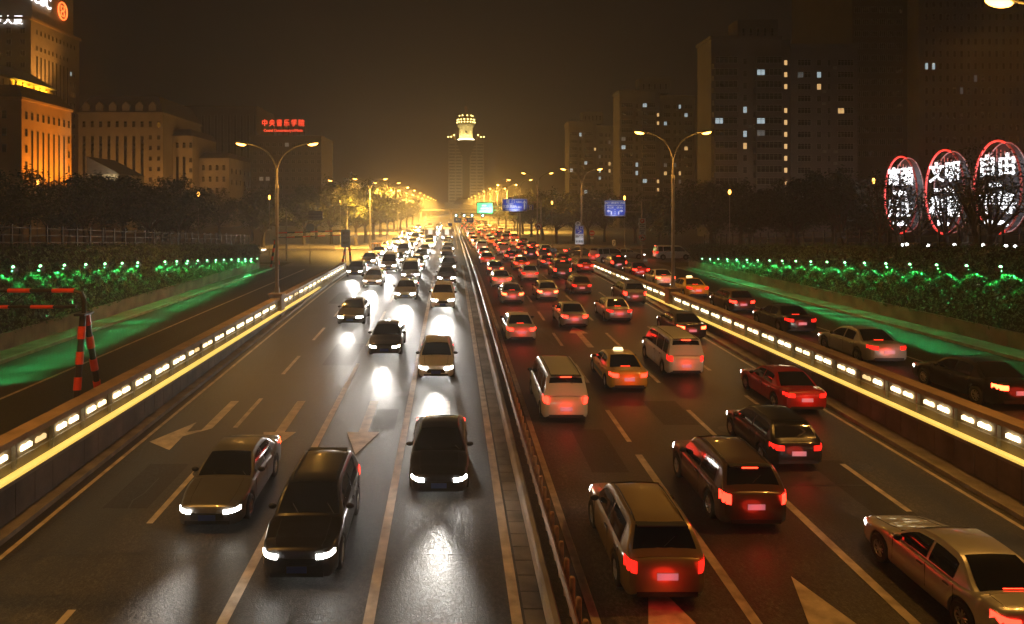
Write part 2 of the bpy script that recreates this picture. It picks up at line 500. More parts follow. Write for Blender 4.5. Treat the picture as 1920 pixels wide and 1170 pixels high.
# ================================================================ RETAINING WALLS
M_wlamp = glow('wall_lamp_glow', (1.0, 0.82, 0.46), 6.0)
M_strip = glow('light_strip_glow', (1.0, 0.68, 0.13), 0.95, base=(0.7,0.6,0.3))  # lamp-lit band of the ledge put in as a glowing strip
def retaining_wall(xf, s, y0, y1, label, piers):
    t = thing('retaining_wall', label, 'wall', (xf, y0, 0))
    def X(o): return xf + s*o
    def bx(mb, o0, o1, ya, yb, z0, z1): mb.box(min(X(o0),X(o1)), max(X(o0),X(o1)), ya, yb, z0, z1)
    def fin(mb, name, mt, **k):
        mb.v = [(x-xf, y-y0, z) for x, y, z in mb.v]
        return mb.build(name, mt, t, **k)
    a = MB(); bx(a, 0.10, 0.50, y0, y1, -2.6, 0.62); fin(a, 'wall_core', M_conc)
    a = MB(); n = int((y1-y0)/3.6)
    for k in range(n):
        bx(a, -0.03, 0.56, y0+(y1-y0)*k/n+0.006, y0+(y1-y0)*(k+1)/n-0.006, 0.622, 0.80)
    fin(a, 'coping', M_cap)
    a = MB(); y = y0
    while y < y1-0.3:
        bx(a, 0.0, 0.097, y+0.012, min(y+0.9, y1)-0.012, -2.55, -0.305); y += 0.9
    fin(a, 'stone_cladding', M_stone)
    a = MB(); bx(a, -0.24, 0.097, y0, y1, -0.30, -0.245); bx(a, -0.255, -0.235, y0, y1, -0.243, -0.19); fin(a, 'ledge', M_conc)
    a = MB(); bx(a, -0.215, 0.05, y0, y1, -0.243, -0.13); fin(a, 'light_strip', M_strip)
    a = MB(); a.cyl((X(-0.04), y0, 0.22), (X(-0.04), y1, 0.22), 0.018, n=6); fin(a, 'handrail', M_steel)
    seg = 1.8; n = int((y1-y0)/seg)
    a = MB()
    for k in range(n):
        ya = y0 + k*seg
        a.box(min(X(-0.02),X(0.095)), max(X(-0.02),X(0.095)), ya-0.03, ya+0.03, -0.066, 0.60)
        if k % 3 == 0: a.cyl((X(-0.04), ya, 0.22), (X(0.09), ya, 0.22), 0.012, n=6)
    fin(a, 'rail_brackets', M_steel)
    pr = [(-.24,0.02),(.24,0.02),(.24,.13),(.17,.175),(.02,.145),(-.15,.175),(-.24,.13)]
    lm = MB(); lm.prism(pr, 0.0, 0.05, lambda p, q, h: (s*(0.09-h-0.02), p, q))
    mes = [lm.mesh('wall_lamp', mm, recalc=True) for mm in (M_wlamp, glow('wall_lamp_soft', (1.0,0.78,0.40), 3.2), glow('wall_lamp_weak', (1.0,0.70,0.30), 1.1))]; rl = random.Random(int(y1))
    for k in range(n):
        ya = y0 + k*seg
        if any(abs(ya+0.9-p) < 0.9 for p in piers): continue
        for q in (0.56, 1.26):
            link('wall_lamp', mes[rl.choice((0,0,0,0,0,1,1,1,2)) if rl.random() < .8 else 0], t, (0, ya+q-y0, 0.30))
    for p in piers:
        a = MB(); bx(a, -0.14, 0.75, p-0.5, p+0.5, -2.4, 0.95); bx(a, -0.2, 0.81, p-0.56, p+0.56, 0.952, 1.07); fin(a, 'pier', M_cap)
    return t
wall_l = retaining_wall(-12.05, -1, 12, 80, 'long retaining wall with paired warm lamps beside the headlight lanes and the red striped barrier', [49.3])
wall_r = retaining_wall(16.55, 1, 12, 83, 'long retaining wall with paired warm lamps between the tail-light lanes and the parked queue', [52.7])

# median kerb and guard rail
t = thing('median_kerb', 'low pale concrete kerb barrier running along the centre of the road', 'barrier', (2.1, 8, 0))
a = MB()
n = 60; yk = [6 + 80*k/n for k in range(n+1)] + [120, 200, 400, 700]
prof = [(2.03,0.0),(2.06,0.30),(2.12,0.36),(2.24,0.36),(2.28,0.30),(2.30,0.0)]
a.grid([[(x-2.1, y-8, zr(y)+z-0.02) for x, z in prof] for y in yk])
a.build('kerb_stone', mat('median_concrete', (0.36,0.32,0.27), 0.7, var=0.4, vs=0.7, bump=0.3, bs=10), t, smooth=True, angle=30)
t = thing('guard_rail', 'brown steel guard rail with closely spaced short posts in the road median', 'guard rail', (2.5, 10, 0))
a = MB()
prof = [(-.01,.44),(.03,.50),(-.01,.56),(-.01,.62),(.03,.68),(-.01,.74)]
a.grid([[(x, y-10, zr(y)+z) for x, z in prof] for y in yk]); a.grid([[(x-.012, y-10, zr(y)+z) for x, z in prof][::-1] for y in yk])
a.build('rail_beam', mat('rail_beam', (0.32,0.20,0.12), 0.5, metal=0.3, var=0.3, vs=2), t)
pm = MB(); pm.cyl((0,0,-0.05),(0,0,0.80),0.065,n=8); pm.lathe([(0.065,0.80),(0.05,0.84),(0.0,0.85)], 8)
pme = pm.mesh('post', M_rustpost, smooth=True)
for k in range(98):
    y = 10.5 + 0.75*k
    link('post', pme, t, (0.13, y-10, zr(y)))
# ================================================================ STREET LAMPS
M_lens = glow('sodium_lens', (1.0, 0.43, 0.06), 14.0, sampled=False)
M_pole = mat('lamp_pole_grey', (0.30, 0.27, 0.23), 0.5, metal=0.2, var=0.15, vs=3)
LAMPW = 2000
def lamp_head(t, s, top, reach, power=LAMPW, col=AMBER, lname='sodium_lamp'):
    """curved arm with its own head, s = side"""
    a = MB()
    pts, rs = [], []
    for k in range(13):
        u = k/12.0
        p0, p1, p2 = Vector((0.03*s,0,top)), Vector((0.35*s,0,top+1.65)), Vector((reach*s,0,top+1.95))
        p = p0*(1-u)**2 + p1*2*u*(1-u) + p2*u*u
        pts.append(p); rs.append(0.062-0.02*u)
    a.tube(pts, rs, 8)
    a.build('arm', M_pole, t, smooth=True)
    h = MB(); R = Matrix.Rotation(-s*radians(9), 3, 'Y')
    c = Vector(((reach+0.42)*s, 0, top+2.02))
    h.ell(c, 0.50, 0.19, 0.13, 14, 8, R)
    ho = h.build('lamp_head', mat('lamp_head_grey', (0.42,0.40,0.37), 0.4, var=0.1), t, smooth=True)
    l = MB(); l.ell(c + Vector((0.03*s,0,-0.065)), 0.37, 0.165, 0.17, 14, 8, R)
    l.build('lens', M_lens, ho, smooth=True)
    spot(lname, t, c + Vector((0,0,-0.30)), power, col, 150, 0.6, (0,0,0), 0.16)
    point(lname+'_glow', t, c + Vector((0,0,-0.30)), {'sodium_lamp':300, 'avenue_lamp':600, 'far_avenue_lamp':4200}[lname], (1.0,0.50,0.075), 0.16)

def make_lamp(label, top=9.85, arms=((-1,2.1),(1,2.1)), power=LAMPW, col=AMBER, lname='sodium_lamp'):
    t = thing('street_lamp', label, 'street lamp', (0,0,0), 0, 'sodium street lamps along the avenue')
    a = MB(); a.tube([(0,0,0),(0,0,top*0.83)], [0.135,0.105], 12); a.build('pole', M_pole, t, smooth=True)
    a = MB(); a.tube([(0,0,top*0.83-0.25),(0,0,top*0.83-0.2),(0,0,top*0.83+0.35),(0,0,top*0.83+0.42)], [0.10,0.135,0.125,0.08], 12)
    a.tube([(0,0,top*0.83+0.4),(0,0,top+0.05)], [0.08,0.07], 10); a.build('sleeve', M_pole, t, smooth=True)
    a = MB(); a.box(-.22,.22,-.22,.22,0,.06); a.cyl((0,0,.06),(0,0,.5),.17,.15,10); a.build('base_plate', M_pole, t)
    for s, r in arms: lamp_head(t, s, top, r, power, col, lname)
    return t
L2 = make_lamp('double-armed street lamp on the pier of the left wall beside the headlight lanes')
L2.location = (-12.35, 49.3, 1.07); L2.scale = (1, 1, 0.90)
def put(label, x, y, z=0.13, rz=0.0, src=None, sc_=1.0): return dup(src or L2, (x, y, z), rz, label, scale=(1, 1, sc_))
put('double-armed street lamp on the pier of the right wall beside the tail-light lanes', 16.9, 52.7, 1.07)
# the next pair up the road stands just above the frame: the light that falls on the near lanes
put('double-armed street lamp behind the striped height barrier, its head above the picture', -12.35, 15.5, 0.80)
put('double-armed street lamp beside the dark sedan, its head at the upper corner', 16.95, 18.2, 0.80)
put('double-armed street lamp carrying the blue and white exit sign', 18.3, 97, 0.0, sc_=1.06)
L3 = make_lamp('first bright double-armed street lamp among the avenue trees left of the oncoming traffic', 9.85, power=42000, col=(1.0,0.54,0.09), lname='avenue_lamp')
L3.location = (-13.6, 117, 0.135)
L4 = make_lamp('x', 9.85, power=70000, col=(1.0,0.54,0.09), lname='far_avenue_lamp'); L4_used = False
left_lamps = [(117,-13.6),(150,-13.8),(184,-14),(220,-14),(260,-14),(305,-14.2),(355,-14.2),(410,-14.2),(470,-14.2),(540,-14.2)]
right_lamps = [(128,16.0),(160,15.9),(196,15.9),(236,15.9),(280,15.9),(330,15.9),(385,15.9),(445,15.9),(510,15.9)]
for i, (y, x) in enumerate(left_lamps):
    if i == 0: continue
    put('%s bright double-armed street lamp among the avenue trees left of the oncoming traffic' % ORD[i+1], x, y, 0.135, src=L3 if y < 170 else L4, sc_=1.04)
for i, (y, x) in enumerate(right_lamps):
    put('%s double-armed street lamp along the tree-lined kerb right of the receding traffic' % ORD[i+1], x, y, 0.135, src=L2 if y < 170 else L4, sc_=1.13)
for ch in list(L4.children):
    for g_ in list(ch.children): bpy.data.objects.remove(g_)
    bpy.data.objects.remove(ch)
bpy.data.objects.remove(L4)
single = make_lamp('single-armed street lamp on the corner left of the junction, bent towards the trees', 9.85, ((-1,2.6),))
single.location = (-18.5, 124, 0.135)
# small park lamps glowing through the trees
M_globe = glow('park_lamp_glow', (1.0, 0.42, 0.06), 8.0, sampled=False)
pk = thing('park_lamp', 'small amber park lamp glowing among the dark trees, leftmost of all', 'park lamp', (0,0,0), 0, 'park lamps among the dark trees')
a = MB(); a.tube([(0,0,0),(0,0,4.0)], [0.06,0.045], 8); a.build('pole', M_pole, pk, smooth=True)
a = MB(); a.lathe([(0.02,4.42),(0.16,4.40),(0.2,4.30)], 12); a.build('lamp_cap', M_darksteel, pk)
a = MB(); a.ell((0,0,4.15),0.15,0.15,0.17,12,8); a.build('globe', M_globe, pk, smooth=True)
point('park_light', pk, (0,0,4.15), 160, AMBER, 0.18)
parks = [(70,341,62,None),(372,364,75,'small amber park lamp glowing among dark trees below the long stone building'),
         (505,370,100,'small amber park lamp in the trees just left of the nearest left street lamp'),
         (638,378,125,'small amber park lamp behind the corner lamp, beside the avenue trees'),
         (1035,380,120,'small amber park lamp right of the tall blue direction sign'),
         (1171,371,104,'amber park lamp just above the blue turn-arrow sign'),
         (1368,360,72,'amber park lamp among trees below the tall apartment block'),
         (1638,339,80,'small amber park lamp left of the smallest oval sign')]
for u, v, d, lb in parks:
    p = P(u, v, d)
    gz = 0.13 if d > 84 else htop(d)-0.7
    k = (p.z - gz)/4.15
    if lb is None: pk.location = (p.x, p.y, gz); pk.scale = (1,1,k)
    else:
        r = dup(pk, (p.x, p.y, gz), 0, lb); r.scale = (1,1,k)
# ================================================================ HEDGES, FENCES, GREEN WALL LIGHTS
M_ivy = leafmat('ivy_leaf', (0.065, 0.10, 0.038), 0.55)
M_leafd = leafmat('tree_leaf', (0.038, 0.052, 0.02), 0.5)
M_leafa = leafmat('avenue_leaf', (0.075, 0.085, 0.025), 0.5)
M_twig = mat('twig', (0.09, 0.075, 0.06), 0.85, var=0.3, vs=6)
M_bark = mat('bark', (0.085, 0.065, 0.05), 0.9, var=0.4, vs=4, bump=0.6, bs=12, stretch=(4,4,0.7))
M_green = glow('green_lamp_glow', (0.30, 1.0, 0.42), 6.0, sampled=False)
GREEN = (0.05, 1.0, 0.22)

def leaf(mb, p, size, nrm=None, rnd=random):
    a = Vector((rnd.gauss(0,1), rnd.gauss(0,1), rnd.gauss(0,1)))
    if nrm is not None: a = a*0.55 + Vector(nrm)*1.0
    a.normalize()
    b = a.orthogonal().normalized()
    b = Matrix.Rotation(rnd.uniform(0, 2*pi), 3, a) @ b
    c = a.cross(b)
    w = size*rnd.uniform(0.35, 0.6); l = size*rnd.uniform(0.8, 1.2)
    mb.add([p - b*l*0.5, p + c*w*0.5 + a*size*0.08, p + b*l*0.5, p - c*w*0.5 + a*size*0.08], [(0,1,2,3)])

def hedge(xf, s, y0, y1, label, gap=None):
    t = thing('ivy_hedge', label, 'hedge', (xf, y0, 0))
    rn = random.Random(5 if s < 0 else 9)
    a = MB()
    ny = 40
    rows = []
    for k in range(ny+1):
        y = y0 + (y1-y0)*k/ny; h = htop(y)
        rows.append([(x*s, y-y0, z) for x, z in ((0.02,0.1),(0.02,h*0.5),(0.06,h-0.12),(0.2,h-0.03),(0.7,h-0.03))])
    if s > 0: rows = [r[::-1] for r in rows]
    a.grid(rows); a.build('stem_mass', mat('ivy_stem', (0.02,0.022,0.012), 0.95, var=0.5, vs=2.5, bump=0.8, bs=9), t)
    a = MB()
    area = sum(htop(y0+(y1-y0)*k/50.0) for k in range(50))*(y1-y0)/50
    for k in range(int(area*75)):
        y = rn.uniform(y0, y1)
        if rn.random() > min(1, 0.35 + 22.0/max(y, 22)): continue
        h = htop(y); z = 0.85 + (h-0.85)*rn.random()**0.9
        bulge = 0.05*sin(y*2.1+z*1.7)+0.04*sin(y*5.3-z*3.1)
        o = -0.10 - bulge*0.8 + rn.uniform(-0.12, 0.08)
        leaf(a, Vector((o*s, y-y0, z)), rn.uniform(0.11, 0.2)*(1+y/160), (-s, 0, 0.35), rn)
    for k in range(int((y1-y0)*70)):
        y = rn.uniform(y0, y1)
        leaf(a, Vector((rn.uniform(-0.2,0.9)*s, y-y0, htop(y)+rn.uniform(-0.08, 0.16)*(1+0.8*sin(y*3.7)))), rn.uniform(0.12,0.22), (0,0,1), rn)
    a.build('foliage', M_ivy, t)
    a = MB(); y = y0
    while y < y1:
        ya = min(y+1.5, y1); a.box(min(-0.16*s,0.02*s), max(-0.16*s,0.02*s), y-y0+0.008, ya-y0-0.008, 0.0, 0.95); y += 1.5
    a.build('base_wall', M_stone, t)
    return t
hedge(-22.2, -1, 14, 80, 'tall ivy covered wall lit by a row of green lamps, left of the striped barrier')
hedge(28.3, 1, 14, 82, 'tall ivy covered wall lit by green lamps behind the queue of cars on the right')

gl = thing('wall_light', 'x', 'wall light', (0,0,0), 0, 'green wall lights on the ivy hedges')
a = MB(); a.tube([(0,0,0),(-0.22,0,0.04),(-0.38,0,-0.02)], [0.02,0.02,0.025], 6); a.build('bracket', M_darksteel, gl)
a = MB(); a.ell((-0.42,0,-0.02),0.07,0.07,0.07,10,8); a.build('globe', M_green, gl, smooth=True)
a = MB(); a.lathe([(0.02,-.012),(0.118,-.01),(0.118,.01),(0.02,.012)], 14); o = a.build('light_block_disc', M_darksteel, gl); o.location = (-0.40,0,-0.235)  # disc added to block the inner cone, leaving arcs on the ivy
a = MB(); a.box(-.533,-.525,-.22,.22,-.26,-.05); a.build('light_block_plate', M_darksteel, gl)  # plate added to keep the green light off the road
spot('green_light', gl, (-0.40,0,-0.14), 1000, GREEN, 122, 0.08, (0, 0, 0), 0.015)
first = True
for s, xf in ((-1, -22.0), (1, 28.1)):
    ds = [34.2+2.27*k for k in range(20)] if s < 0 else [32.6+2.3*k for k in range(20)]
    if s < 0: ds = [y for k, y in enumerate(ds) if k != 7]
    for i, y in enumerate(ds):
        lb = '%s green lamp from the near end of the row on the %s ivy hedge' % (ORD[i+1], 'left' if s < 0 else 'right')
        loc = (xf, y, htop(y)-0.93-0.012*(y-34)); rz = pi if s < 0 else 0
        if first: gl.location = loc; gl.rotation_euler = (0,0,rz); gl['label'] = lb; first = False
        else: dup(gl, loc, rz, lb)
# fences along the hedge tops
def fence(x, y0, y1, label, step=1.6, h=1.35):
    t = thing('garden_fence', label, 'fence', (x, y0, 0))
    n = int((y1-y0)/step)
    pm = MB(); pm.box(-.045,.045,-.045,.045,-0.4,h); pme = pm.mesh('post', M_darksteel)
    for k in range(n+1): link('post', pme, t, (0, k*step, htop(y0+k*step)-0.1))
    a = MB()
    for z in (0.35, 0.75, 1.15):
        a.grid([[(-0.02, k*step, htop(y0+k*step)-0.1+z), (-0.02, k*step, htop(y0+k*step)-0.06+z), (0.02, k*step, htop(y0+k*step)-0.06+z), (0.02, k*step, htop(y0+k*step)-0.1+z)] for k in range(n+1)])
    a.build('rails', M_darksteel, t)
fence(-23.3, 24, 80, 'thin dark railing on top of the left ivy hedge below the trees')
fence(29.3, 24, 80, 'thin dark railing on top of the right ivy hedge before the oval signs')

# ================================================================ TREES
def crown_tree(seed, H, R, leafn, lm, lsize, trunk_h=0.35, bare=False, squash=1.0):
    """returns (trunk mesh, crown mesh); base at origin"""
    rn = random.Random(seed)
    tk = MB(); cr = MB(); tips = []
    th = H*trunk_h
    r0 = 0.028*H
    top = Vector((rn.uniform(-.2,.2), rn.uniform(-.2,.2), th))
    tk.tube([(0,0,-0.4), (0.02,0,th*0.5), top], [r0*1.25, r0*0.95, r0*0.75], 8)
    nl = 7 if not bare else 6
    for k in range(nl):
        a = 2*pi*k/nl + rn.uniform(-.4,.4); el = rn.uniform(0.45, 1.25)
        L_ = (H-th)*rn.uniform(0.6, 0.92)
        d = Vector((cos(a)*cos(el)*R/(H-th)*1.5, sin(a)*cos(el)*R/(H-th)*1.5, sin(el)))
        p1 = top + d*L_*0.5 + Vector((rn.uniform(-.3,.3), rn.uniform(-.3,.3), 0.1)); p2 = top + d*L_ + Vector((0,0,0.25))
        tk.tube([top - Vector((0,0,0.3*rn.random())), p1, p2], [r0*0.5, r0*0.3, r0*0.1], 6)
        tips.append(p1); tips.append(p2)
        for j in range(3):
            q = p1 + (p2-p1)*rn.random(); e = q + Vector((rn.gauss(0,1), rn.gauss(0,1), rn.uniform(0,1.0))).normalized()*R*rn.uniform(.3,.55)
            tk.tube([q, (q+e)/2 + Vector((0,0,.08)), e], [r0*0.2, r0*0.13, r0*0.05], 5); tips.append(e)
    # clumps of leaves spread over the crown volume
    c0 = Vector((0, 0, th + (H-th)*0.48))
    clumps = [(t_, R*rn.uniform(.22,.36)) for t_ in tips]
    for k in range(16):
        u = Vector((rn.gauss(0,1), rn.gauss(0,1), rn.gauss(0,1))).normalized()*rn.uniform(0.55,1.0)
        clumps.append((c0 + Vector((u.x*R*.9, u.y*R*.9, u.z*(H-th)*.5*squash)), R*rn.uniform(.2,.38)))
    per = leafn//len(clumps)
    for c, r in clumps:
        for k in range(int(per*rn.uniform(.6,1.4))):
            u = Vector((rn.gauss(0,1), rn.gauss(0,1), rn.gauss(0,.8)))
            u = u.normalized()*r*(rn.random()**0.45)
            leaf(cr, c + u, lsize*rn.uniform(.7,1.3), (u.x, u.y, abs(u.z)+r*.6), rn)
    return tk.mesh('trunk', M_bark, smooth=True), cr.mesh('crown', lm)
TREE = [crown_tree(11, 8.2, 3.4, 3600, M_leafd, 0.40), crown_tree(12, 7.0, 3.0, 3200, M_leafd, 0.36), crown_tree(13, 9.2, 3.8, 3800, M_leafd, 0.42)]
AVE = [crown_tree(21, 12.5, 5.2, 4800, M_leafa, 0.52, 0.27), crown_tree(22, 11.0, 4.9, 4400, M_leafa, 0.5, 0.27)]
THIN = [crown_tree(31, 6.6, 2.3, 1000, M_leafd, 0.2, 0.25, True), crown_tree(32, 7.2, 2.6, 1200, M_leafd, 0.2, 0.22, True)]
def tree(meshes, x, y, z, label, group, sc_=1.0, rz=None, name='tree'):
    t = thing(name, label, 'tree', (x, y, z), random.uniform(0, 6.28) if rz is None else rz, group)
    t.scale = (sc_, sc_, sc_*random.uniform(.92,1.08))
    link('trunk', meshes[0], t); link('crown', meshes[1], t)
    return t
i = 0
GL = 'dark trees behind the left ivy hedge'
for (x, y) in [(-29,35),(-31,41),(-28.5,46),(-33,51),(-29,55),(-30.5,61),(-28.5,66),(-33,70),(-29,74),(-31,79)]:
    i += 1; tree(TREE[i % 3], x, y, htop(y)-0.6, '%s tree from the near end of the dark row behind the left hedge' % ORD[i], GL, 0.72 if y < 60 else 0.9)
i = 0
for (x, y) in [(-38,92),(-45,118),(-33,122),(-56,128),(-27.5,130),(-66,120),(-40,140),(-50,150),(-78,135),(-62,150),(-30,155)]:
    i += 1; tree(AVE[i % 2] if y > 100 else TREE[2], x, y, 0.1, 'dark broad tree beyond the side street on the left, %s nearest of that grove' % ORD[i], 'grove beyond the left side street', 0.95)
i = 0
GR = 'dark trees behind the right ivy hedge'
for (x, y) in [(36,73),(40,80),(33.5,80),(45,76),(39,70.5),(36.5,66),(51,84),(34,90),(41,95),(48,99),(57,90),(31,97)]:
    i += 1; tree(TREE[i % 3], x, y, htop(min(y,80))-0.6 if y < 84 else 0.1, '%s tree from the oval signs in the dark grove behind the right hedge' % ORD[i], GR, 0.92 if y < 84 else 1.15)
i = 0
for (x, y) in [(34.2,45),(37.5,50.5),(33.5,54),(37.8,58.5),(35.5,62.5),(39.5,41.5),(38.6,54),(39,50),(36.4,46.8),(40,59.5)]:
    i += 1; tree(THIN[i % 2], x, y, htop(y)-0.6, '%s sparse thin-stemmed tree from the near end in front of the oval signs' % ORD[i], 'thin trees before the oval signs', 1.0)
i = 0
for (x, y) in [(-17.2,126),(-16.8,137),(-22.5,131),(-16.6,149),(-22,145),(-16.4,162),(-16.2,177),(-16,196),(-15.8,218),(-15.6,246),(-15.5,280)]:
    i += 1; tree(AVE[i % 2], x, y, 0.13, '%s nearest avenue tree lit amber beside the left kerb beyond the junction' % ORD[i], 'avenue trees left of the road', 0.98)
i = 0
for (x, y) in [(20.5,134),(26,131),(19.6,147),(25.5,144),(31,140),(19,163),(24,158),(18.8,181),(18.6,203),(18.4,230),(18.2,262),(36,135),(42,140)]:
    i += 1; tree(AVE[i % 2], x, y, 0.13, '%s nearest avenue tree beside the right kerb beyond the junction' % ORD[i], 'avenue trees right of the road', 0.86)
# ================================================================ BUILDINGS
M_pane = mat('window_glass_dark', (0.015, 0.015, 0.018), 0.12, var=0.3, vs=0.8)
M_frame = mat('window_frame_pale', (0.30, 0.28, 0.25), 0.6)
M_lit = [glow('lit_window_cool', (0.72, 0.92, 1.0), 0.55, sampled=False), glow('lit_window_warm', (1.0, 0.58, 0.22), 0.9, sampled=False),
         glow('lit_window_orange', (1.0, 0.42, 0.10), 0.7, sampled=False), glow('lit_window_dim', (0.6, 0.7, 0.7), 0.10, sampled=False)]
WM = {}
def window_mesh(w, h, lit=None, bars=1, cross=True, part=1.0):
    k = (round(w,2), round(h,2), lit, bars, cross, part)
    if k in WM: return WM[k]
    m = MB(); t = 0.05*min(1.6, max(w,h)/1.5)
    m.mi = 0; m.add([(-w/2,-0.03,0),(w/2,-0.03,0),(w/2,-0.03,h),(-w/2,-0.03,h)], [(0,1,2,3)])
    m.mi = 1
    for x0, x1, z0, z1 in [(-w/2,w/2,0,t),(-w/2,w/2,h-t,h),(-w/2,-w/2+t,t,h-t),(w/2-t,w/2,t,h-t)]:
        m.box(x0,x1,-0.09,-0.003,z0,z1)
    for b in range(bars):
        x = -w/2 + w*(b+1)/(bars+1); m.box(x-t*.4,x+t*.4,-0.085,-0.035,t,h-t)
    if cross: m.box(-w/2+t,w/2-t,-0.080,-0.037,h*.64,h*.64+t*.7)
    if lit is not None and part < 1.0:                      # only one sash of the window is lit
        m.mi = 2; m.add([(-w/2+t,-0.033,t),(-w/2+t+w*part,-0.033,t),(-w/2+t+w*part,-0.033,h*.85),(-w/2+t,-0.033,h*.85)], [(0,1,2,3)])
        me = m.mesh('window', [M_pane, M_frame, M_lit[lit]])
    else:
        me = m.mesh('window', [M_pane if lit is None else M_lit[lit], M_frame])
    WM[k] = me
    return me
class Bld:
    def __init__(s, name, label, x, y, cat='building'):
        s.t = thing(name, label, cat, (x, y, 0)); s.x, s.y = x, y
        s.n = 0; s.rest = MB()
    def wall(s, x0, x1, y0, y1, z0, z1, mt, name='wall'):
        a = MB(); a.box(x0-s.x, x1-s.x, y0-s.y, y1-s.y, z0, z1); return a.build(name, mt, s.t)
    def win(s, face, a, b, z, w, h, lit=None, bars=1, cross=True, part=1.0):
        """face 'S': a along x on plane y=b; 'E'/'W': a along y on plane x=b"""
        me = window_mesh(w, h, lit, bars, cross, part)
        if face == 'S': loc, rz = (a, b, z), 0
        elif face == 'E': loc, rz = (b, a, z), pi/2
        else: loc, rz = (b, a, z), -pi/2
        loc = (loc[0]-s.x, loc[1]-s.y, loc[2])
        if s.n >= 99 and lit is None:
            M4 = Matrix.Translation(loc) @ Matrix.Rotation(rz, 4, 'Z')
            base = len(s.rest.v)
            s.rest.v += [tuple(M4 @ v.co) for v in me.vertices]
            for p in me.polygons:
                s.rest.f.append(tuple(base+i for i in p.vertices)); s.rest.m.append(p.material_index)
            return
        s.n += 1
        return link('window', me, s.t, loc, rz)
    def done(s):
        if s.rest.v:
            o = s.rest.build('windows', [M_pane, M_frame], s.t); o['kind'] = 'stuff'

M_b_or = mat('facade_ochre', (0.42, 0.29, 0.17), 0.8, var=0.12, vs=0.3, bump=0.15, bs=4)
M_b_st = mat('facade_stone', (0.30, 0.25, 0.19), 0.8, var=0.14, vs=0.25, bump=0.15, bs=4)
M_b_dk = mat('facade_dark', (0.075, 0.06, 0.048), 0.85, var=0.2, vs=0.2)
M_b_ap = mat('facade_apartment', (0.17, 0.15, 0.135), 0.85, var=0.18, vs=0.2, bump=0.1, bs=3)
M_b_ap2 = mat('facade_balcony', (0.13, 0.11, 0.10), 0.8, var=0.2, vs=0.3)
M_roof = mat('roof_tile', (0.07, 0.055, 0.05), 0.75, var=0.3, vs=0.6, bump=0.4, bs=5, stretch=(1,1,4))
M_tower = mat('facade_tower', (0.42, 0.38, 0.30), 0.8, var=0.1, vs=0.1)

def hiproof(mb, x0, x1, y0, y1, z0, z1, ins):
    mb.add([(x0,y0,z0),(x1,y0,z0),(x1,y1,z0),(x0,y1,z0),(x0+ins,y0+ins,z1),(x1-ins,y0+ins,z1),(x1-ins,y1-ins,z1),(x0+ins,y1-ins,z1)],
           [(0,1,5,4),(1,2,6,5),(2,3,7,6),(3,0,4,7),(4,5,6,7),(0,3,2,1)])

# --- ochre block with tall window strips, floodlit orange
b = Bld('office_building', 'ochre office block with tall dark window strips floodlit orange, at the left edge', -110, 165)
b.wall(-126, -99, 160, 181, 0, 32, M_b_or)
a = MB(); a.box(-126.4+110, -98.6+110, 159.6-165, 181.4-165, 32.003, 32.6); a.build('cornice', M_b_or, b.t)
a = MB(); hiproof(a, -126.4+110, -98.6+110, 159.6-165, 181.4-165, 32.603, 35.8, 2.6); b_r = a.build('roof', M_roof, b.t)
for k in range(9):
    y = 161.7 + 2.25*k
    b.win('E', y, -99, 27.6, 0.95, 1.9, bars=0)
    if k in (0, 8): 
        for z in (23.6, 19.8, 16.0): b.win('E', y, -99, z, 0.95, 1.8, bars=0)
    else: b.win('E', y, -99, 8, 0.85, 17.3, bars=0, cross=False)
for k in range(6):
    for z in (27.6, 23.6, 19.8): b.win('S', -121+3.6*k, 160, z, 1.1, 1.9, bars=0)
for yf in (164, 171, 178):
    spot('floodlight', b.t, (-93+110, yf-165, 9), 24000, (1.0,0.30,0.02), 80, 0.9, (0, radians(155), 0), 0.3)
b.done()

# --- terraced hall behind it, floodlit yellow
b = Bld('bank_hall', 'terraced hall floodlit bright yellow above the ochre block, under the tall bank tower', -125, 182)
b.wall(-140, -112, 165, 197, 0, 34.0, M_b_st)
b.wall(-140, -113.2, 166.2, 196, 34.0, 40.2, M_b_or, 'attic_wall')
a = MB(); hiproof(a, -15.5, 13.6, -17.4, 15.6, 40.203, 44.0, 5); a.build('roof', M_roof, b.t)
a = MB(); a.box(-15, 13.0, -17, 15, 33.9, 34.35); a.build('ledge', M_b_st, b.t)
a = MB(); 
for k in range(12): a.box(11.75, 12.1, -14.6+2.6*k, -13.9+2.6*k, 34.4, 39.6)
a.build('pilasters', M_b_or, b.t)
b.wall(-138, -120, 170, 184, 44.0, 56, M_b_st, 'upper_wall')
a = MB(); hiproof(a, -14, 6, -13, 3, 56.003, 60, 6); a.build('upper_roof', mat('copper_roof', (0.2,0.24,0.2), 0.6, var=0.2), b.t)
for k in range(5): b.win('E', 172+2.6*k, -120, 46, 1.2, 7, bars=0)
for yf in (168, 175, 183, 191):
    spot('floodlight', b.t, (14.2, yf-182, 34.9), 34000, (1.0,0.55,0.03), 100, 0.9, (0, radians(160), 0), 0.2)
for yf in (173, 181):
    spot('floodlight', b.t, (8.0, yf-182, 43.9), 16000, (1.0,0.60,0.10), 90, 0.9, (0, radians(160), 0), 0.2)
b.done()

